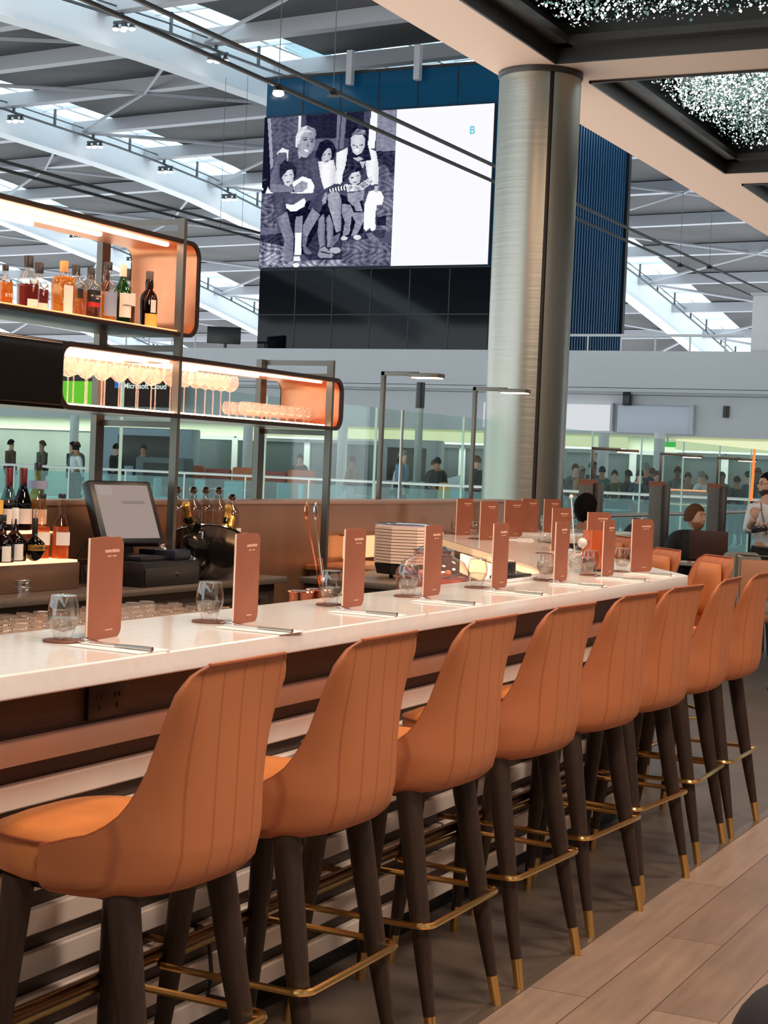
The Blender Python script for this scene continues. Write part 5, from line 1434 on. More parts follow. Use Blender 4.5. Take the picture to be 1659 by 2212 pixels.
# copper jar and carafe at the end of the straight bar
cj = thing('copper_jar', 'fluted copper glass jar at the end of the straight bar', 'jar', (-2.43, 6.98, HC + .0003))
flu = MB(); n_ = 36; V = []; Fc = []
for z in (0, .008, .012, .17, .178):
    for j in range(n_):
        a_ = 2 * PI * j / n_; q = .05 + (.0035 * math.cos(9 * a_) if .01 < z < .175 else 0)
        V.append((q * math.cos(a_), q * math.sin(a_), z))
for i in range(4):
    for j in range(n_): Fc.append((i * n_ + j, i * n_ + (j + 1) % n_, (i + 1) * n_ + (j + 1) % n_, (i + 1) * n_ + j))
flu.add(V, Fc); flu.f.append(list(range(n_))[::-1])
flu.build('body', tglass('copper_glass', (252, 196, 160), 1.6, 1.5, body=.4, bodycol=(244, 150, 104)), cj)
MB().lathe([(0, 0), (.055, 0), (.055, .008), (0, .008)], 24).build('base', blackpl, cj)
ca = thing('water_carafe', 'round bellied clear glass carafe beside the copper jar', 'carafe', (-2.42, 6.80, HC + .0003))
MB().lathe([(0, .004), (.05, .004), (.056, .03), (.055, .075), (.03, .105), (.026, .12), (.032, .165), (.034, .17)], 24).build('body', tglass('tumbler_glass', (250, 248, 246), 1.6, 1.5, .01), ca)
MB().lathe([(0, .008), (.047, .008), (.052, .03), (.051, .06), (0, .06)], 20).build('water', ice_m, ca)
MB().ball((0, 0, .128), .022, 12, 8).build('stopper', pmat('bright_stopper', (244, 242, 238), .2), ca)
st_ = thing('white_straw', 'white stick standing in a glass behind the corner menu', 'stick', (-2.92, 8.10, HC + .0003))
MB().tube([(0, 0, 0), (-.03, -.01, .30)], .0035, 6).build('stick', white_m, st_); MB().ball((-.031, -.01, .305), .012, 8, 6).build('tip', white_m, st_)
# ------------------------------------------------------------------ people
def skin_mesh(name, J, E, sub=1, extra=None, voxel=None, dec=None):
    """J: {joint: ((x,y,z), radius or (rx,ry))}; first joint is the root"""
    names = list(J); idx = {n: i for i, n in enumerate(names)}
    me = bpy.data.meshes.new(name)
    me.from_pydata([J[n][0] for n in names], [(idx[a], idx[b]) for a, b in E], [])
    o = bpy.data.objects.new(name, me); COL.objects.link(o)
    o.modifiers.new('skin', 'SKIN').use_smooth_shade = True
    for i, n in enumerate(names):
        r = J[n][1]; r = (r, r) if not isinstance(r, (tuple, list)) else r
        me.skin_vertices[0].data[i].radius = r
        me.skin_vertices[0].data[i].use_root = (i == 0)
    if sub:
        sb = o.modifiers.new('sub', 'SUBSURF'); sb.levels = sub; sb.render_levels = sub
    dg = bpy.context.evaluated_depsgraph_get()
    m2 = bpy.data.meshes.new_from_object(o.evaluated_get(dg))
    bpy.data.objects.remove(o)
    if extra or voxel:
        bm = bmesh.new(); bm.from_mesh(m2)
        for ex in (extra or []):
            t = ex.mesh('t', smooth=0); bm.from_mesh(t); bpy.data.meshes.remove(t)
        bm.to_mesh(m2); bm.free()
    if voxel:
        o = bpy.data.objects.new(name, m2); COL.objects.link(o)
        r = o.modifiers.new('remesh', 'REMESH'); r.mode = 'VOXEL'; r.voxel_size = voxel; r.use_smooth_shade = True
        sm = o.modifiers.new('smooth', 'SMOOTH'); sm.factor = .5; sm.iterations = 3
        dg = bpy.context.evaluated_depsgraph_get()
        m3 = bpy.data.meshes.new_from_object(o.evaluated_get(dg))
        bpy.data.objects.remove(o); m2 = m3
        bm = bmesh.new(); bm.from_mesh(m2); bm.verts.ensure_lookup_table(); seen = set(); isl = []
        for v in bm.verts:
            if v.index in seen: continue
            st = [v]; seen.add(v.index); cur = []
            while st:
                q = st.pop(); cur.append(q)
                for e in q.link_edges:
                    o2 = e.other_vert(q)
                    if o2.index not in seen: seen.add(o2.index); st.append(o2)
            isl.append(cur)
        isl.sort(key=len)
        for cur in isl[:-1]: bmesh.ops.delete(bm, geom=cur, context='VERTS')
        bm.to_mesh(m2); bm.free()
    m2.polygons.foreach_set('use_smooth', [True] * len(m2.polygons))
    return m2
def head_mb(c, R, s=1.0):
    """sculpted head: local +x is the face direction, R a 3x3 rotation"""
    n, m = 40, 32
    P = []
    for i in range(m + 1):
        t = -PI / 2 + PI * i / m; row = []
        for j in range(n + 1):
            a = 2 * PI * j / n
            x, y, z = math.cos(t) * math.cos(a), math.cos(t) * math.sin(a), math.sin(t)
            X, Y, Z = x * .092, y * .073, z * .112
            if z < 0:                                     # jaw narrows, chin comes forward
                k = -z
                Y *= 1 - .30 * k * k; X = X * (1 - .16 * k) + (.016 * k if x > 0 else .024 * k)
            def bump(cx, cy, cz, rx, ry, rz, h):
                d = ((y * .073 - cy) / ry) ** 2 + ((Z - cz) / rz) ** 2
                return h * math.exp(-d) if x > 0 else 0
            X += bump(0, 0, -.012, 1, .011, .018, .020) + bump(0, 0, .012, 1, .008, .022, .008)      # nose
            X -= bump(0, -.030, .018, 1, .016, .012, .013) + bump(0, .030, .018, 1, .016, .012, .013)  # eye sockets
            X += bump(0, 0, .040, 1, .05, .010, .005)                                                 # brow
            X += bump(0, 0, -.052, 1, .022, .006, .007) + bump(0, 0, -.066, 1, .018, .006, .007) - bump(0, 0, -.059, 1, .022, .004, .005)  # lips
            X += bump(0, 0, -.095, 1, .022, .014, .008)                                               # chin
            row.append(tuple(Vector(c) + R @ (Vector((X, Y, Z)) * s)))
        P.append(row)
    mb = MB().grid(P)
    for sy in (-1, 1):                                    # ears
        e = MB(); e.ball((0, 0, 0), (.018, .008, .030), 10, 8)
        e.v = [tuple(Vector(c) + R @ ((Vector(v) + Vector((-.008, sy * .073, .0))) * s)) for v in e.v]
        mb.add(e.v, e.f)
    return mb
def hair_mb(c, R, s=1.0, back=.0, low=-.15, rough=.006, seed=1, grow=1.09, front=.42):
    rn = random.Random(seed); n, m = 32, 20; P = []
    for i in range(m + 1):
        row = []
        for j in range(n + 1):
            a = 2 * PI * j / n
            ca = math.cos(a)
            t0 = low if ca < .1 else low + (front - low) * min(1, (ca - .1) / .55)
            t = math.asin(max(-1, min(1, t0))) ; t = t + (PI / 2 - t) * i / m
            x, y, z = math.cos(t) * math.cos(a), math.cos(t) * math.sin(a), math.sin(t)
            q = grow + rough * 10 * (rn.random() - .5) * (0 if j == n else 1) * .3 + .02 * math.sin(7 * a + 5 * t)
            v = Vector((x * .092 * q - .006, y * .073 * q * 1.02, z * .112 * q + .004))
            row.append(tuple(Vector(c) + R @ (v * s)))
        row[-1] = row[0]; P.append(row)
    return MB().grid(P)
def Rz(d): return Matrix.Rotation(math.radians(d), 3, 'Z')
skin_tones = [pmat('skin_light', (214, 164, 138), .5), pmat('skin_tan', (176, 124, 96), .5), pmat('skin_dark', (110, 74, 56), .5)]
hair_cols = [pmat('hair_black', (20, 17, 17), .85, spec=.15), pmat('hair_brown', (92, 62, 42), .8, spec=.2, var=.3, vscale=60), pmat('hair_grey', (130, 124, 120), .8)]
cloth = {n: pmat('cloth_' + n, c, .8, var=.08, vscale=12) for n, c in dict(black=(30, 29, 32), navy=(40, 46, 66), blue=(108, 132, 164), white=(232, 232, 234), grey=(112, 112, 116), red=(176, 44, 58), brown=(96, 66, 50), teal=(70, 110, 112), tan=(168, 132, 100), olive=(92, 92, 70)).items()}
def hand_mb(p, d, up, side, curl=.5, s=1.0):
    """palm with four bent fingers and a thumb; d = pointing direction, up = back of the hand"""
    d = Vector(d).normalized(); up = Vector(up); up = (up - d * up.dot(d)).normalized(); sd = d.cross(up) * side
    p = Vector(p); mb = MB()
    pm = MB(); pm.ball((0, 0, 0), (.046, .038, .015), 14, 10)
    mb.add([p + d * (v[0] + .04) * s + sd * v[1] * s + up * v[2] * s for v in pm.v], pm.f)
    for k, (o, L) in enumerate(((-.029, .066), (-.010, .074), (.010, .070), (.028, .056))):
        b = p + d * .078 * s + sd * o * s; pts = [b - d * .02 * s, b]; a = .25 * curl
        for q in range(3):
            a += .75 * curl
            b = b + (d * math.cos(a) - up * math.sin(a)) * L * s * (.44, .32, .24)[q]; pts.append(b)
        mb.tube(pts, [.0095 * s, .0092 * s, .0085 * s, .0078 * s, .0062 * s], 8)
    b = p + d * .022 * s - sd * .03 * s; pts = [b, b - sd * .022 * s + d * .016 * s - up * .006 * s, b - sd * .028 * s + d * .042 * s - up * (.012 + .02 * curl) * s, b - sd * .018 * s + d * .064 * s - up * (.014 + .03 * curl) * s]
    mb.tube(pts, [.0115 * s, .0105 * s, .009 * s, .007 * s], 8)
    return mb
def crowd_proto(name, label, pose, sc, shirt, legs, hair, skin, group, long_=False):
    t = thing(name, label, 'person', (0, 0, 0), 0, group)
    if pose == 'stand':
        hip, kn, an = .88, .47, .06
        L = {s: ((0, .09 * q, hip), (.01, .10 * q, kn), (-.02, .11 * q, an), (.11, .12 * q, .03)) for s, q in (('l', 1), ('r', -1))}
        base = 0
    else:
        hip = .47
        L = {s: ((0, .09 * q, hip), (.40, .10 * q, .48), (.42, .11 * q, .06), (.55, .12 * q, .03)) for s, q in (('l', 1), ('r', -1))}
    T = hip
    J = {'pelvis': ((0, 0, T + .04), (.125, .10)), 'waist': ((0, 0, T + .18), (.115, .09)), 'chest': ((.0, 0, T + .36), (.145, .10)), 'neckb': ((0, 0, T + .50), .06), 'neck': ((.01, 0, T + .56), .05), 'head': ((.02, 0, T + .66), (.075, .09)), 'top': ((.015, 0, T + .74), (.065, .08))}
    Ed = [('pelvis', 'waist'), ('waist', 'chest'), ('chest', 'neckb'), ('neckb', 'neck'), ('neck', 'head'), ('head', 'top')]
    for s, q in (('l', 1), ('r', -1)):
        J['sh' + s] = ((0, .17 * q, T + .455), .062); J['el' + s] = ((.03, .225 * q, T + .20), .045)
        J['wr' + s] = ((.20, .19 * q, T + .10) if pose == 'sit' else (.10, .22 * q, T - .03), .033); J['ha' + s] = ((.28, .17 * q, T + .10) if pose == 'sit' else (.12, .22 * q, T - .13), .036)
        Ed += [('neckb', 'sh' + s), ('sh' + s, 'el' + s), ('el' + s, 'wr' + s), ('wr' + s, 'ha' + s)]
        for nm, p, r in zip(('hip', 'kn', 'an', 'toe'), L[s], (.088, .062, .042, .04)): J[nm + s] = (p, r)
        Ed += [('pelvis', 'hip' + s), ('hip' + s, 'kn' + s), ('kn' + s, 'an' + s), ('an' + s, 'toe' + s)]
    me = skin_mesh('body', J, Ed, 1); me.materials.append(skin)
    o = bpy.data.objects.new('body', me); COL.objects.link(o); o.parent = t
    Js = {k: (v[0], tuple(x * 1.14 for x in v[1]) if isinstance(v[1], tuple) else v[1] * 1.2) for k, v in J.items() if k in ('waist', 'chest', 'pelvis', 'neckb', 'shl', 'shr', 'ell', 'elr', 'wrl', 'wrr')}
    ms = skin_mesh('shirt', {k: Js[k] for k in ('chest', 'waist', 'pelvis', 'neckb', 'shl', 'shr', 'ell', 'elr', 'wrl', 'wrr')}, [('pelvis', 'waist'), ('waist', 'chest'), ('chest', 'neckb'), ('neckb', 'shl'), ('neckb', 'shr'), ('shl', 'ell'), ('shr', 'elr'), ('ell', 'wrl'), ('elr', 'wrr')], 1)
    ms.materials.append(shirt); o = bpy.data.objects.new('shirt', ms); COL.objects.link(o); o.parent = t
    Jl = {k: (J[k][0], tuple(x * 1.1 for x in J[k][1]) if isinstance(J[k][1], tuple) else J[k][1] * 1.18) for k in ('pelvis', 'hipl', 'hipr', 'knl', 'knr', 'anl', 'anr')}
    ml = skin_mesh('trousers', Jl, [('pelvis', 'hipl'), ('pelvis', 'hipr'), ('hipl', 'knl'), ('hipr', 'knr'), ('knl', 'anl'), ('knr', 'anr')], 1)
    ml.materials.append(legs); o = bpy.data.objects.new('trousers', ml); COL.objects.link(o); o.parent = t
    hm = hair_mb((.012, 0, T + .685), Rz(0), 1.06, low=-.92 if long_ else -.15, rough=.03 if long_ else .006); hm.build('hair', hair, t, smooth=60)
    t.scale = (sc,) * 3
    return t
G8 = 'travellers in the far hall'
cp_stand = crowd_proto('person', 'person in white top and dark trousers standing at the far railing at left', 'stand', 1.0, cloth['white'], cloth['black'], hair_cols[0], skin_tones[1], G8)
cp_stand.location = (-25.9, 34.3, 0); cp_stand.rotation_euler = (0, 0, 1.2)
cp_sit = cp_stand
def crowd(proto, loc, rz, sc, label, shirt, legs, hair, skin):
    c = copy_tree(proto, loc, rz, label, G8, sc)
    for o in c.children:
        mm = {'shirt': shirt, 'trousers': legs, 'hair': hair, 'body': skin}.get(o.name.split('.')[0])
        if mm: o.material_slots[0].link = 'OBJECT'; o.material_slots[0].material = mm
    return c
rc = random.Random(21)
CK = list(cloth)
left = [(-30.2, 37.0, 'brown'), (-28.7, 36.5, 'olive'), (-27.9, 36.8, 'black'), (-27.3, 36.2, 'grey'), (-26.6, 37.0, 'black'), (-25.7, 37.0, 'navy')]
for k, (x, y, cn) in enumerate(left):
    crowd(cp_sit, (x, y, 0), rc.uniform(0, 6), 1.05, 'person in %s standing in the far hall, seen above the bottles at left' % cn, cloth[cn], cloth['black'], hair_cols[k % 2], skin_tones[k % 2])
mid = [(-21.6, 37, 'brown', 'sit'), (-20.2, 37.3, 'tan', 'sit'), (-18.4, 36.5, 'white', 'sit'), (-17.6, 36.8, 'black', 'sit')]
for k, (x, y, cn, ps) in enumerate(mid):
    crowd(cp_sit, (x, y + 1.3, 0), rc.uniform(0, 6), 1.0, 'person in %s standing in the far hall, framed by the lower shelf supports' % cn, cloth[cn], cloth['navy'], hair_cols[k % 2], skin_tones[k % 3])
crowd(cp_stand, (-16.6, 34.2, 0), 0.2, 1.10, 'person in a pale blue shirt at the far railing beside the nearer arm lamp', cloth['blue'], cloth['navy'], hair_cols[2], skin_tones[0])
crowd(cp_stand, (-15.9, 34.6, 0), 2.4, 1.02, 'person in black with dark hair right of the nearer arm lamp', cloth['black'], cloth['black'], hair_cols[0], skin_tones[1])
crowd(cp_stand, (-14.75, 34.2, 0), 3.3, 1.06, 'person in black leaning near the second arm lamp', cloth['black'], cloth['black'], hair_cols[1], skin_tones[0])
cols = ['black', 'brown', 'navy', 'grey', 'teal', 'tan', 'olive', 'white']
for k in range(26):
    x = -13.9 + k * .27 + rc.uniform(-.1, .1); y = 35.2 + (k * 7 % 5) * .75
    cn = cols[k % 8]
    side = 'left of the red trousered one' if x < -11.2 else ('behind the seated man' if x < -8.5 else 'behind the waiter')
    crowd(cp_stand, (x, y, 0), rc.uniform(0, 6.2), rc.uniform(.93, 1.06), 'person in %s in the crowd of the far hall, %s' % (cn, side), cloth[cn], cloth['black' if k % 2 else 'navy'], hair_cols[k % 2 if k % 5 else 2], skin_tones[k % 3])
crowd(cp_stand, (-10.85, 33.9, 0), 1.5, .96, 'person in red trousers and dark jacket at the far railing right of the column', cloth['navy'], cloth['red'], hair_cols[0], skin_tones[0])

# ------------------------------------------------------------------ seated man
def face_bits(t, c, R, s, glasses=False, beard=None, hairm=None):
    for sy in (-1, 1):
        e = MB().ball((0, 0, 0), (.009, .013, .008), 10, 8); e.v = [tuple(Vector(c) + R @ ((Vector(v) + Vector((.076, sy * .030, .016))) * s)) for v in e.v]
        eo = e.build('eye', pmat('eye_white', (226, 220, 214), .3), t)
        p = MB().ball((0, 0, 0), (.004, .006, .006), 8, 6); p.v = [tuple(Vector(c) + R @ ((Vector(v) + Vector((.083, sy * .030, .016))) * s)) for v in p.v]
        p.build('iris', pmat('dark_iris', (44, 34, 30), .2), eo)
        b = MB().tube([Vector(c) + R @ (Vector((.086 - abs(u) * .006 - .004, sy * (.030 + u * .016), .040 - abs(u) * .004)) * s) for u in (-1, -.4, .3, 1)], [.002, .004, .004, .0015], 6)
        b.build('eyebrow', hairm or hair_cols[1], t)
    if glasses:
        g = MB()
        for sy in (-1, 1):
            g.tube([Vector(c) + R @ (Vector((.092, sy * .031 + .022 * math.cos(a), .014 + .017 * math.sin(a))) * s) for a in [2 * PI * i / 16 for i in range(16)]], .0018, 5, closed=True)
            g.tube([Vector(c) + R @ (Vector(p_) * s) for p_ in ((.092, sy * .053, .018), (.04, sy * .078, .02), (-.01, sy * .08, .014))], .0016, 5)
        g.tube([Vector(c) + R @ (Vector(p_) * s) for p_ in ((.093, -.009, .016), (.096, 0, .018), (.093, .009, .016))], .0016, 5)
        g.build('spectacles', blackpl, t)
    if beard:
        rn = random.Random(3); P = []
        for i in range(9):
            row = []
            tz = -.95 + .62 * i / 8
            for j in range(25):
                a = -1.75 + 3.5 * j / 24
                tt = math.asin(tz); x, y, z = math.cos(tt) * math.cos(a), math.cos(tt) * math.sin(a), tz
                k = -z; X, Y, Z = x * .092, y * .073, z * .112
                Y *= 1 - .30 * k * k; X = X * (1 - .16 * k) + (.016 * k if x > 0 else .024 * k)
                if i >= 7 and abs(a) < .55: X -= .012
                q = 1.035 + .012 * rn.random()
                row.append(tuple(Vector(c) + R @ (Vector((X * q + (.004 if abs(a) < .5 else 0), Y * q, Z * q)) * s)))
            P.append(row)
        MB().grid(P).build('beard', beard, t, smooth=60)
def cyl_joint(J, E, pts, names, radii):
    for n, p, r in zip(names, pts, radii): J[n] = (p, r)
    E += list(zip(names, names[1:]))
sm_ = thing('person', 'bearded person in a black jumper seated behind a dark brown board, looking right', 'person', (-4.25, 15.0, .045))
Bz = Vector((-4.25, 15.0, 0))
def loc3(x, y, z): return tuple(Vector((x, y, z)) - Bz)
vx = Vector((.962, .272, 0)); vy = Vector((-.272, .962, 0))          # across / away as seen from the bar
def Q(a, d, z): return tuple(vx * a + vy * d + Vector((0, 0, z)))
hc = Vector(Q(.0, 0, 1.085))
Rh = Rz(15.8 - 28)                                                    # facing right, turned a little to the camera
J = {'pelvis': (Q(-.02, .10, .48), (.15, .12)), 'waist': (Q(-.02, .10, .62), (.135, .11)), 'chest': (Q(-.01, .09, .79), (.165, .115)), 'neckb': (Q(-.01, .06, .925), .075), 'neck': (Q(-.005, .03, .985), .055), 'skull': (Q(-.01, .01, 1.06), .06)}
E_s = [('pelvis', 'waist'), ('waist', 'chest'), ('chest', 'neckb'), ('neckb', 'neck'), ('neck', 'skull')]
arms = {'l': [Q(-.19, .06, .885), Q(-.24, -.12, .70), Q(-.09, -.38, .765)], 'r': [Q(.18, .10, .885), Q(.30, -.06, .70), Q(.22, -.36, .765)]}
for s in 'lr':
    n = ['sh' + s, 'el' + s, 'wr' + s]
    cyl_joint(J, E_s, arms[s], n, (.07, .05, .034)); E_s.append(('neckb', 'sh' + s))
    q = -1 if s == 'l' else 1
    cyl_joint(J, E_s, [Q(.09 * q, .10, .46), Q(.14 * q, -.30, .48), Q(.12 * q, -.32, .06), Q(.12 * q, -.44, .0)], ['hip' + s, 'kn' + s, 'an' + s, 'toe' + s], (.095, .07, .045, .045)); E_s.append(('pelvis', 'hip' + s))
hands = [hand_mb(arms['l'][2], Vector(Q(.95, -.35, -.02)), (0, 0, 1), 1, .55), hand_mb(arms['r'][2], Vector(Q(-.7, -.5, 0)), (0, 0, 1), -1, .5)]
body = skin_mesh('body', J, E_s, 2, [head_mb(hc, Rh, 1.02)] + hands, .0055)
body.materials.append(skin_tones[0]); o = bpy.data.objects.new('body', body); COL.objects.link(o); o.parent = sm_
def garment(t, name, J, keys, edges, k, mat, sub=2, voxel=.008):
    Jg = {n: (J[n][0], tuple(v * k for v in J[n][1]) if isinstance(J[n][1], tuple) else J[n][1] * k) for n in keys}
    m_ = skin_mesh(name, Jg, edges, sub, None, voxel); m_.materials.append(mat)
    o = bpy.data.objects.new(name, m_); COL.objects.link(o); o.parent = t; return o
top_k = ['chest', 'waist', 'pelvis', 'neckb', 'shl', 'shr', 'ell', 'elr', 'wrl', 'wrr']
top_e = [('pelvis', 'waist'), ('waist', 'chest'), ('chest', 'neckb'), ('neckb', 'shl'), ('neckb', 'shr'), ('shl', 'ell'), ('shr', 'elr'), ('ell', 'wrl'), ('elr', 'wrr')]
Jt = dict(J); Jt['neckb'] = (Q(-.01, .07, .905), .085)
for s in 'lr':
    a_, b_2 = Vector(J['el' + s][0]), Vector(J['wr' + s][0]); Jt['wr' + s] = (tuple(a_ + (b_2 - a_) * .9), .038)
garment(sm_, 'jumper', Jt, top_k, top_e, 1.14, cloth['black'])
leg_k = ['pelvis', 'hipl', 'hipr', 'knl', 'knr', 'anl', 'anr']; leg_e = [('pelvis', 'hipl'), ('pelvis', 'hipr'), ('hipl', 'knl'), ('hipr', 'knr'), ('knl', 'anl'), ('knr', 'anr')]
garment(sm_, 'trousers', J, leg_k, leg_e, 1.12, cloth['black'])
for s in 'lr':
    MB().ball(tuple(Vector(J['toe' + s][0]) + vy * .03), (.05, .11, .042), 12, 8).xf(Matrix.Translation((0, 0, 0))).build('shoe', blackpl, sm_)
hair_mb(hc, Rh, 1.03, low=-.30, rough=.012, grow=1.12, front=.50).build('hair', hair_cols[1], sm_, smooth=70)
face_bits(sm_, hc, Rh, 1.02, False, pmat('beard_ginger', (150, 100, 72), .7), hair_cols[1])
bd = thing('brown_board', 'dark brown menu board held upright before the seated bearded person', 'board', tuple(Vector((-3.98, 14.56, .775))))
mm = MB().rbox(-.18, .16, -.006, .006, 0, .26, .003); mm.xf(Matrix.Rotation(math.radians(10), 4, 'Z') @ Matrix.Rotation(math.radians(8), 4, 'X')); mm.build('cover', pmat('dark_brown_leather', (70, 40, 34), .5, var=.1), bd)
mm = MB().rbox(-.17, .15, .007, .012, .01, .25, .002); mm.xf(Matrix.Rotation(math.radians(10), 4, 'Z') @ Matrix.Rotation(math.radians(8), 4, 'X')); mm.build('pages', paper, bd)
cu = thing('coffee_cup', 'white cup standing on the table left of the seated person', 'cup', (-4.33, 14.60, .74))
MB().lathe([(0, .0), (.026, .002), (.040, .075), (.042, .085), (.038, .085), (.03, .01), (0, .01)], 20).build('body', white_m, cu)
MB().tube([(.036, 0, .07), (.06, 0, .06), (.055, 0, .03), (.03, 0, .022)], .005, 6).build('handle', white_m, cu)
tb_ = thing('cafe_table', 'small cafe table in front of the seated bearded person', 'table', (-4.12, 14.62, 0))
MB().rbox(-.36, .19, -.22, .22, .715, .74, .004).build('top', pmat('grey_table_top', (150, 146, 140), .4), tb_)
MB().cyl((0, 0, .02), (0, 0, .715), .035, n=14).build('stem', dkgrey, tb_); MB().lathe([(0, 0), (.22, 0), (.22, .012), (.04, .03), (0, .03)], 24).build('base', dkgrey, tb_)
ta = MB().rbox(-.09, .09, -.012, .012, 0, .012, .002)
pn = thing('cutlery_roll', 'small pale cutlery roll on the table beside the hand', 'cutlery', (-4.14, 14.50, .7405)); ta.build('roll', linen, pn); MB().rbox(-.02, .02, -.0135, .0135, -.0, .0135, .002).build('band', pmat('tan_band', (176, 120, 80), .6), pn)

# ------------------------------------------------------------------ waiter at the right edge
wt_ = thing('person', 'person in a white shirt with lanyard and glasses standing at the right edge', 'person', (-3.73, 15.58, .0))
Rw = Rz(15.8 + 180 + 24)
hc2 = Vector(Q(.0, 0, 1.455))
J = {'pelvis': (Q(.03, .0, .80), (.13, .105)), 'waist': (Q(.03, 0, .95), (.125, .10)), 'chest': (Q(.03, 0, 1.13), (.155, .11)), 'neckb': (Q(.02, 0, 1.275), .07), 'neck': (Q(.01, 0, 1.34), .053), 'skull': (Q(.01, 0, 1.43), .06)}
E_s = [('pelvis', 'waist'), ('waist', 'chest'), ('chest', 'neckb'), ('neckb', 'neck'), ('neck', 'skull')]
arms = {'l': [Q(-.13, -.02, 1.235), Q(-.17, -.06, 1.02), Q(-.12, -.33, 1.15)], 'r': [Q(.19, -.02, 1.235), Q(.22, -.10, 1.02), Q(.03, -.32, 1.06)]}
for s in 'lr':
    cyl_joint(J, E_s, arms[s], ['sh' + s, 'el' + s, 'wr' + s], (.064, .046, .032)); E_s.append(('neckb', 'sh' + s))
    q = -1 if s == 'l' else 1
    cyl_joint(J, E_s, [Q(.03 + .09 * q, 0, .78), Q(.03 + .10 * q, -.02, .42), Q(.03 + .10 * q, .02, .07), Q(.03 + .12 * q, -.12, .035)], ['hip' + s, 'kn' + s, 'an' + s, 'toe' + s], (.09, .062, .042, .042)); E_s.append(('pelvis', 'hip' + s))
hands = [hand_mb(arms['l'][2], Vector(Q(.1, -.2, 1)), Vector(Q(-.4, -1, 0)), 1, 1.1), hand_mb(arms['r'][2], Vector(Q(-1, -.15, .05)), Vector(Q(0, -.3, -1)), -1, .7)]
body = skin_mesh('body', J, E_s, 2, [head_mb(hc2, Rw, 1.0)] + hands, .0055)
body.materials.append(skin_tones[0]); o = bpy.data.objects.new('body', body); COL.objects.link(o); o.parent = wt_
Jt = dict(J)
for s in 'lr':
    a_, b_2 = Vector(J['el' + s][0]), Vector(J['wr' + s][0]); Jt['wr' + s] = (tuple(a_ + (b_2 - a_) * .45), .048)
Jt['neckb'] = (Q(.02, .01, 1.255), .082)
garment(wt_, 'shirt', Jt, top_k, top_e, 1.14, cloth['white'])
garment(wt_, 'trousers', J, leg_k, leg_e, 1.13, cloth['black'])
for s in 'lr': MB().ball(tuple(Vector(J['toe' + s][0]) + vy * .03), (.05, .11, .042), 12, 8).build('shoe', blackpl, wt_)
hair_mb(hc2, Rw, 1.01, low=-.1, rough=.01, grow=1.10, front=.55).build('hair', hair_cols[0], wt_, smooth=70)
face_bits(wt_, hc2, Rw, 1.0, True, pmat('beard_dark', (70, 52, 46), .7), hair_cols[0])
lan = MB(); lan.tube([Q(-.06, -.06, 1.29), Q(-.05, -.14, 1.2), Q(-.02, -.165, 1.10), Q(.0, -.165, 1.0)], .006, 6); lan.tube([Q(.07, -.06, 1.29), Q(.05, -.14, 1.2), Q(.01, -.165, 1.10), Q(.0, -.165, 1.0)], .006, 6); lan.build('lanyard', pmat('grey_lanyard', (120, 112, 108), .7), wt_)
MB().rbox(-.14, .14, -.115, .115, .855, .885, .01).xf(Matrix.Translation(Q(.03, 0, 0)) @ Matrix.Rotation(math.radians(15.8), 4, 'Z')).build('belt', blackpl, wt_)
dv = thing('handheld_device', 'black handheld order terminal held by the person in the white shirt', 'device', tuple(Vector((-3.73, 15.58, 0)) + Vector(Q(-.075, -.345, 1.055))))
mm = MB().rbox(-.07, .07, -.02, .02, -.03, .03, .008); mm.xf(Matrix.Rotation(math.radians(15.8), 4, 'Z') @ Matrix.Rotation(-.2, 4, 'Y')); mm.build('body', blackpl, dv)
mm = MB().rbox(-.05, .03, -.0215, -.02, -.02, .02, .0005); mm.xf(Matrix.Rotation(math.radians(15.8), 4, 'Z') @ Matrix.Rotation(-.2, 4, 'Y')); mm.build('display', pmat('dark_display', (40, 44, 50), .1), dv)

# ------------------------------------------------------------------ dark haired diner behind the menus, and the seat backs there
dn = crowd_proto('person', 'dark haired person in black seated behind the tan menus, seen from behind', 'sit', .98, cloth['black'], cloth['black'], hair_cols[0], skin_tones[1], None, True)
dn.location = (-4.72, 13.30, .07); dn.rotation_euler = (0, 0, 1.0)
hh_ = [c for c in dn.children if c.name.startswith('hair')][0]; hh_.scale = (1.05, 1.10, 1.0)
sa = thing('dining_chair', 'low dark seat under the dark haired person', 'chair', (-4.72, 13.30, 0), 1.0)
MB().rbox(-.24, .26, -.24, .24, .40, .49, .03).build('seat', cloth['black'], sa)
for a_, b_2 in ((-.2, -.2), (-.2, .2), (.2, -.2), (.2, .2)): MB().cyl((a_, b_2, .41), (a_ * 1.1, b_2 * 1.1, 0), .018, .012, 8).build('leg', legwood, sa)
bp_ = thing('backpack', 'black rounded backpack on the bench behind the last menu', 'bag', (-4.15, 12.95, .80))
mm = MB().ball((0, 0, .15), (.13, .09, .17), 20, 14); mm.build('body', cloth['black'], bp_, smooth=60)
MB().tube([(-.03, -.02, .31), (-.02, -.02, .35), (.02, -.02, .35), (.03, -.02, .31)], .008, 6).build('handle', blackpl, bp_)
mm = MB().ball((0, -.075, .10), (.09, .035, .08), 16, 10); mm.build('front_pocket', cloth['black'], bp_, smooth=60)
bst = thing('plinth_table', 'low grey side table carrying the black backpack', 'table', (-4.15, 12.95, 0))
MB().rbox(-.2, .2, -.2, .2, .775, .80, .004).build('top', pmat('grey_table_top', (150, 146, 140), .4), bst); MB().cyl((0, 0, .01), (0, 0, .775), .03, n=12).build('stem', dkgrey, bst); MB().lathe([(0, 0), (.17, 0), (.17, .012), (0, .02)], 20).build('base', dkgrey, bst)

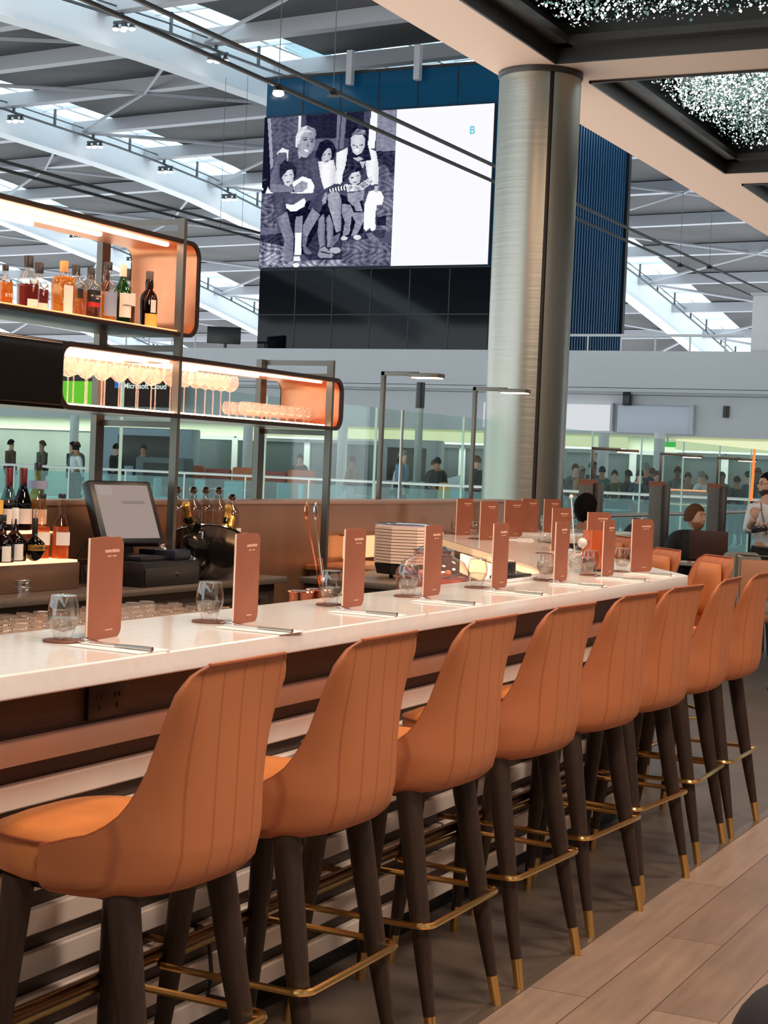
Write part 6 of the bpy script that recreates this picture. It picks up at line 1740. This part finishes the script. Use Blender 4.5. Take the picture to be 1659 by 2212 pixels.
# ------------------------------------------------------------------ upholstered dividers with arm lamps, glass balustrade
gfab = pmat('grey_divider_fabric', (112, 110, 108), .8, var=.08, vscale=30)
lroll = pmat('brown_leather_roll', (140, 84, 66), .5)
for k, (x, y, lab) in enumerate(((-4.88, 13.80, 'just right of the steel column'), (-4.84, 15.70, 'left of the seated bearded person'), (-4.68, 17.22, 'right of the seated bearded person'))):
    d = thing('booth_divider', 'grey booth divider with brown leather roll on top, %s' % lab, 'divider', (x, y, 0), math.radians(16))
    MB().rbox(-.075, .05, -.10, .22, .04, 1.40, .008).build('panel', gfab, d)
    MB().rbox(.05, .125, -.11, .22, .04, 1.42, .008).build('edge_post', blackpl, d)
    MB().cyl((-.085, .06, 1.40), (.085, .06, 1.40), .05, n=16).xf(Matrix.Translation((0, -.06, 0))).build('leather_roll', lroll, d)
    MB().rbox(-.11, .15, -.13, .25, 0, .04, .004).build('foot', dkgrey, d)
    l = lamp('grey arm lamp standing on the booth divider %s' % lab, x - .02, y + .14, 1.40, 1.735, .40, math.radians(16))
bq = thing('banquette', 'long grey upholstered banquette along the glass balustrade', 'bench', (-5.28, 16.2, 0))
MB().rbox(-.22, .22, -2.2, 4.4, .10, .44, .02).build('seat', gfab, bq)
MB().rbox(-.30, -.20, -2.2, 4.4, .10, .80, .02).build('back', gfab, bq)
MB().box(-.2, .2, -2.1, 4.3, 0, .10).build('plinth', blackpl, bq)
bl = thing('glass_balustrade', 'tall clear glass balustrade with a brushed handrail beside the void', 'balustrade', (-5.62, 4, 0))
for k in range(17):
    y0 = -1 + k * 1.62
    MB().box(-.008, .008, y0 + .01, y0 + 1.61, 0.02, 1.925).build('glass_pane', screenglass, bl)
    MB().box(-.009, .009, y0 - .004, y0 + .004, 0, 1.925).build('edge_joint', pmat('glass_edge_green', (190, 214, 206), .2), bl)
MB().cyl((.07, 6.5, 1.07), (.07, 25, 1.07), .024, n=10).build('handrail', pmat('champagne_rail', (200, 184, 170), .3, .8), bl)
for k in range(10): MB().cyl((0, 7.2 + k * 1.62, 1.02), (.07, 7.2 + k * 1.62, 1.06), .008, n=6).build('rail_bracket', satin, bl)
MB().box(-.03, .03, -1, 26.5, -.05, .06).build('base_channel', satin, bl)
# chairs and tables at right
gc = thing('armchair', 'pale grey tapered armchair behind the stools, beside the standing person', 'chair', (-3.62, 14.38, 0), math.radians(200))
gf = pmat('sage_grey_fabric', (150, 150, 140), .8, var=.06, vscale=20)
mm = MB(); mm.rbox(-.24, .24, -.25, .24, .28, .46, .04).build('seat', gf, gc)
bk_ = MB().prism([(-.26, .30), (.26, .30), (.17, .82), (.13, .86), (-.13, .86), (-.17, .82)], -.26, -.18, 'Y'); bo = bk_.build('back', gf, gc); bvv = bo.modifiers.new('soft', 'BEVEL'); bvv.width = .025; bvv.segments = 3
for a_, b_2 in ((-.2, -.2), (-.2, .2), (.2, -.2), (.2, .2)): MB().cyl((a_, b_2, .29), (a_ * 1.1, b_2 * 1.1, 0), .018, .012, 8).build('leg', legwood, gc)
bch = thing('dining_chair', 'tan padded chair with steel frame cut by the right edge', 'chair', (-2.98, 12.5, 0), math.radians(16))
MB().rbox(-.19, .19, -.035, .03, .60, .90, .02).build('back_pad', pmat('tan_chair_leather', (176, 122, 88), .5), bch)
MB().tube([(-.23, .0, .0), (-.22, 0, .45), (-.215, -.03, .93), (.215, -.03, .93), (.22, 0, .45), (.23, 0, 0)], .014, 8).build('frame', pmat('grey_chair_frame', (150, 146, 140), .3, .8), bch)
MB().rbox(-.21, .21, 0, .42, .42, .48, .02).build('seat', pmat('tan_chair_leather', (176, 122, 88), .5), bch)
for q in (-.2, .2): MB().cyl((q, .38, .43), (q * 1.05, .42, 0), .014, n=8).build('leg', pmat('grey_chair_frame', (150, 146, 140), .3, .8), bch)
dt = thing('dining_table', 'dark round based table behind the last stool at the right edge', 'table', (-2.50, 12.0, 0))
MB().rbox(-.35, .45, -.3, .3, .70, .735, .006).build('top', darkwood, dt); MB().cyl((0, 0, .02), (0, 0, .70), .04, n=14).build('stem', blackpl, dt); MB().lathe([(0, 0), (.30, 0), (.30, .014), (.05, .035), (0, .035)], 28).build('base', blackpl, dt)
ol = thing('neon_tube', 'thin glowing orange tube lamp standing left of the white shirted person', 'lamp', (-3.95, 15.85, 0))
MB().cyl((0, 0, .02), (0, 0, 1.30), .012, n=8).build('stand', dkgrey, ol); MB().cyl((0, 0, 1.30), (.01, 0, 1.80), .013, n=10).build('tube', emat('orange_neon', (255, 104, 50), 2.2), ol); MB().lathe([(0, 0), (.1, 0), (.1, .02), (0, .02)], 16).build('base', dkgrey, ol)
# dark coat at the lower right corner
bgx = thing('dark_coat', 'dark navy coat on a stool edge at the lower right corner', 'coat', (-.72, 3.62, 0))
mm = MB().ball((0, 0, .2), (.20, .22, .22), 26, 18); r7 = random.Random(4)
mm.v = [(x * (1 + .06 * math.sin(17 * z + 9 * y)), y * (1 + .06 * math.sin(21 * z + 6 * x)), max(0, z)) for x, y, z in mm.v]
mm.build('cloth', pmat('navy_wool', (26, 26, 34), .9, bump=.5, bscale=300), bgx, smooth=60)

# ------------------------------------------------------------------ far hall furniture
fr2 = thing('far_balustrade', 'glass balustrade with a white rail across the far edge of the void', 'balustrade', (-20, 33.25, 0))
for k in range(28):
    x0 = -24 + k * 1.7
    MB().box(x0 + .02, x0 + 1.68, -.01, .01, .02, 1.0).build('glass_pane', tglass('far_pane_glass', (206, 234, 236), 1.0, 1.5, body=.05, bodycol=(190, 224, 228)), fr2)
    MB().cyl((x0, 0, 0), (x0, 0, 1.1), .022, n=6).build('post', white_m, fr2)
MB().cyl((-24, -.05, 1.11), (24, -.05, 1.11), .03, n=8).build('handrail', white_m, fr2)
def far_chair(label, x, y, rz, col, group):
    t = thing('far_chair', label, 'chair', (x, y, 0), rz, group)
    m_ = pmat('far_seat_' + col, dict(white=(216, 226, 228), orange=(226, 126, 84), red=(186, 96, 84), dark=(60, 62, 66), yellow=(226, 168, 80), pink=(214, 130, 130))[col], .6)
    MB().rbox(-.23, .23, -.23, .22, .42, .48, .02).build('seat', m_, t); MB().rbox(-.23, .23, .19, .24, .44, .95, .02).build('back', m_, t)
    for a_, b_2 in ((-.2, -.2), (-.2, .2), (.2, -.2), (.2, .2)): MB().cyl((a_, b_2, .43), (a_ * 1.1, b_2 * 1.1, 0), .016, n=6).build('leg', dkgrey, t)
    return t
k = 0
for x in (-25.4, -24.6, -23.2, -22.3, -21.2, -20.3, -19.6):
    far_chair('white chair by the far railing, seen between the two shelf frames', x, 34.4 + (k % 2) * .5, k * .9, 'white', 'white chairs by the far railing'); k += 1
for x in (-18.9, -18.2, -17.5): far_chair('pink or white chair by the far railing, seen right of the second shelf frame', x, 34.3 + (k % 2) * .4, k * .7, ['pink', 'white', 'pink'][k % 3], 'chairs right of the second frame'); k += 1
sb3 = thing('orange_bench', 'long orange red bench row in the far hall behind the white chairs', 'bench', (-22.6, 36.4, 0))
MB().rbox(-2.6, 2.4, -.3, .3, .35, .5, .03).build('seat', pmat('far_seat_red', (186, 96, 84), .6), sb3)
for q in range(6): MB().rbox(-2.55 + q * .83, -1.78 + q * .83, .2, .34, .5, 1.22 + .06 * (q % 2), .05).build('back_cushion', pmat(['far_seat_red', 'far_seat_orange'][q % 2], [(186, 96, 84), (226, 126, 84)][q % 2], .6), sb3)
MB().box(-2.5, 2.3, -.25, .25, 0, .35).build('plinth', dkgrey, sb3)
for x, y, lab in ((-25.6, 35.75, 'left of the till'), (-21.9, 35.6, 'right of the till'), (-18.0, 35.6, 'beyond the second shelf frame'), (-16.0, 35.6, 'beyond the nearer arm lamp'), (-11.9, 34.6, 'right of the steel column'), (-7.8, 34.0, 'behind the seated bearded person')):
    t = thing('far_table', 'pale table in the far hall, %s' % lab, 'table', (x, y, 0))
    MB().rbox(-.55, .55, -.35, .35, .71, .74, .005).build('top', white_m, t); MB().cyl((0, 0, .02), (0, 0, .71), .04, n=8).build('stem', dkgrey, t); MB().lathe([(0, 0), (.25, 0), (.25, .02), (0, .03)], 14).build('base', dkgrey, t)
kc = pmat('kiosk_grey', (96, 104, 106), .5)
for x, y, w_, h_, m_, lab in ((-24.1, 35.4, 1.5, 1.45, kc, 'grey information kiosk in the far hall above the till'), (-19.3, 40.0, 1.8, 2.2, pmat('kiosk_pale', (170, 176, 178), .5), 'pale arched kiosk in the far hall behind the second shelf frame'), (-15.4, 39, 1.7, 2.1, pmat('kiosk_blue', (150, 166, 178), .5), 'pale blue arched kiosk behind the nearer arm lamp'), (-28.4, 41, 3.2, 2.3, pmat('kiosk_blue', (150, 166, 178), .5), 'pale blue poster wall in the far hall at left')):
    t = thing('kiosk', lab, 'kiosk', (x, y, 0)); MB().rbox(-w_ / 2, w_ / 2, 0, .5, .05, h_, .06).build('housing', m_, t); MB().rbox(-w_ * .32, w_ * .32, -.012, 0, h_ * .5, h_ * .9, .004).build('panel', dkgrey, t); MB().box(-w_ * .45, w_ * .45, .05, .45, 0, .05).build('foot', blackpl, t)
for x, lab in ((-15.35, 'left'), (-13.35, 'right')):
    t = thing('folding_sign', 'yellow folding floor sign by the far railing, %s of two' % lab, 'sign', (x, 33.9, 0), 0, None)
    for q in (-1, 1): MB().prism([(-.22, 0), (.22, 0), (.15, 1.16), (-.15, 1.16)], -.012, .012, 'Y').xf(Matrix.Translation((0, q * .16, 0)) @ Matrix.Rotation(q * .13, 4, 'X')).build('board', pmat('sign_yellow', (232, 168, 66), .5), t)
    MB().box(-.06, .06, -.02, .02, 1.13, 1.17).build('handle', blackpl, t)
lp_ = thing('leaning_board', 'pale grey board leaning beside the yellow sign', 'board', (-14.75, 33.8, 0)); mm = MB().rbox(-.16, .16, -.02, .02, 0, 1.35, .01); mm.xf(Matrix.Rotation(-.28, 4, 'Y')); mm.build('panel', pmat('pale_board', (170, 180, 184), .4), lp_); mm = MB().rbox(-.17, .17, -.03, .03, 0, .04, .01); mm.build('foot', dkgrey, lp_)
for x, h_, lab in ((-31.2, 3.6, 'leftmost'), (-25.0, 3.6, 'above the till'), (-21.9, 3.6, 'between the shelf frames'), (-14.2, 3.6, 'left of the steel column'), (-12.7, 3.6, 'right of the steel column'), (-9.5, 3.6, 'behind the seated person')):
    t = thing('hall_pillar', 'slim white pillar carrying the walkway, %s' % lab, 'pillar', (x, 41.2, 0)); MB().cyl((0, 0, .05), (0, 0, 2.62), .14, n=14).build('shaft', white_m, t); MB().lathe([(0, 0), (.2, 0), (.2, .05), (0, .06)], 14).build('foot', dkgrey, t)
for k in range(9):
    x0 = -30 + k * 2.6
    t = thing('shopfront', 'glazed shopfront bay in the far wall, bay %s from the left' % (ORD + ['ninth'])[k], 'shopfront', (x0, 44.55, 0))
    MB().box(.05, 2.45, -.05, .02, .05, 2.1).build('glazing', pmat('dark_shop_glass', [(70, 78, 80), (104, 112, 110), (56, 58, 60)][k % 3], .15), t)
    for q in (0, 2.5): MB().box(q - .05, q + .05, -.1, .04, 0, 2.15).build('mullion', fascia_m, t)
    MB().box(0, 2.5, -.08, .04, 2.08, 2.2).build('head_rail', fascia_m, t)
ob = thing('glowing_counter', 'counter with glowing orange edges seen right of the steel column', 'counter', (-7.6, 23.0, 0))
MB().rbox(-.5, .5, -.2, .2, .0, 1.25, .02).build('body', pmat('grey_counter', (150, 140, 140), .4), ob)
for z in (.95, 1.25): MB().rbox(-.52, .52, -.22, -.2, z - .03, z, .004).build('light_edge', emat('orange_edge', (255, 170, 120), 1.5), ob)
ob.location = (-9.9, 34.0, 0); ob.scale = (1.3, 1, 1)
sp_ = thing('pole_camera', 'tall slim grey pole with a dark top beyond the copper wall', 'pole', (-5.99, 12.67, -.0))
sp_.location = (-16.55, 34.9, 0); MB().cyl((0, 0, .02), (0, 0, 2.85), .10, .085, 12).build('shaft', pmat('grey_pole', (150, 156, 154), .4), sp_); MB().cyl((0, 0, 2.85), (0, 0, 3.45), .105, .10, 12).build('top', blackpl, sp_); MB().lathe([(0, 0), (.2, 0), (.2, .03), (0, .04)], 14).build('foot', dkgrey, sp_)
tm_ = thing('glass_post', 'thin bright post clamped to the glass balustrade behind the copper wall', 'post', (-5.50, 11.3, 0)); MB().cyl((0, 0, 0), (0, 0, 1.92), .012, n=8).build('shaft', satin, tm_); MB().cyl((0, 0, 0), (0, 0, .03), .04, n=12).build('foot', satin, tm_)
mn = thing('wall_monitor', 'small dark monitor on the walkway behind the lower shelf', 'monitor', (-26.4, 41.9, 4.77))
MB().rbox(-.5, .5, 0, .12, .12, .62, .02).xf(Matrix.Rotation(.5, 4, 'Z')).build('housing', blackpl, mn); MB().cyl((0, .1, 0), (0, .1, .14), .05, n=8).build('stand', dkgrey, mn)
# ------------------------------------------------------------------ bulkhead downlights, plus added fill lights for the bulkhead and far wall
area_light('bulkhead_fill_light', (-15, 16, -5.6), 14, 3300, (255, 238, 222), (PI, 0, 0), 30)  # added unseen fill below the void, brightens the bulkhead underside
area_light('bulkhead_downlight', (.6, 0.8, 4.7), 1.0, 170, (255, 238, 224), (0, 0, 0))
area_light('bulkhead_downlight', (.9, 4.2, 4.7), 1.0, 150, (255, 238, 224), (0, 0, 0))
area_light('bulkhead_downlight', (.9, 8.0, 4.7), 1.0, 130, (255, 238, 224), (0, 0, 0))
area_light('bulkhead_downlight', (-1.2, 3.2, 4.7), .5, 70, (255, 214, 176), (0, 0, 0))
area_light('bulkhead_downlight', (-1.2, 6.4, 4.7), .5, 70, (255, 214, 176), (0, 0, 0))
area_light('bulkhead_downlight', (-1.6, 9.6, 4.7), .5, 70, (255, 214, 176), (0, 0, 0))
area_light('bulkhead_downlight', (-3.6, 5.4, 4.7), .4, 45, (255, 206, 170), (0, 0, 0))
area_light('bulkhead_downlight', (-3.6, 8.4, 4.7), .4, 45, (255, 206, 170), (0, 0, 0))
for x in (-34, -12): area_light('far_wall_fill_light', (x, 43.7, 2.58), 20, 420, (244, 248, 232), (0, 0, 0), .5)  # added fill under the soffit, lifts the dim far wall
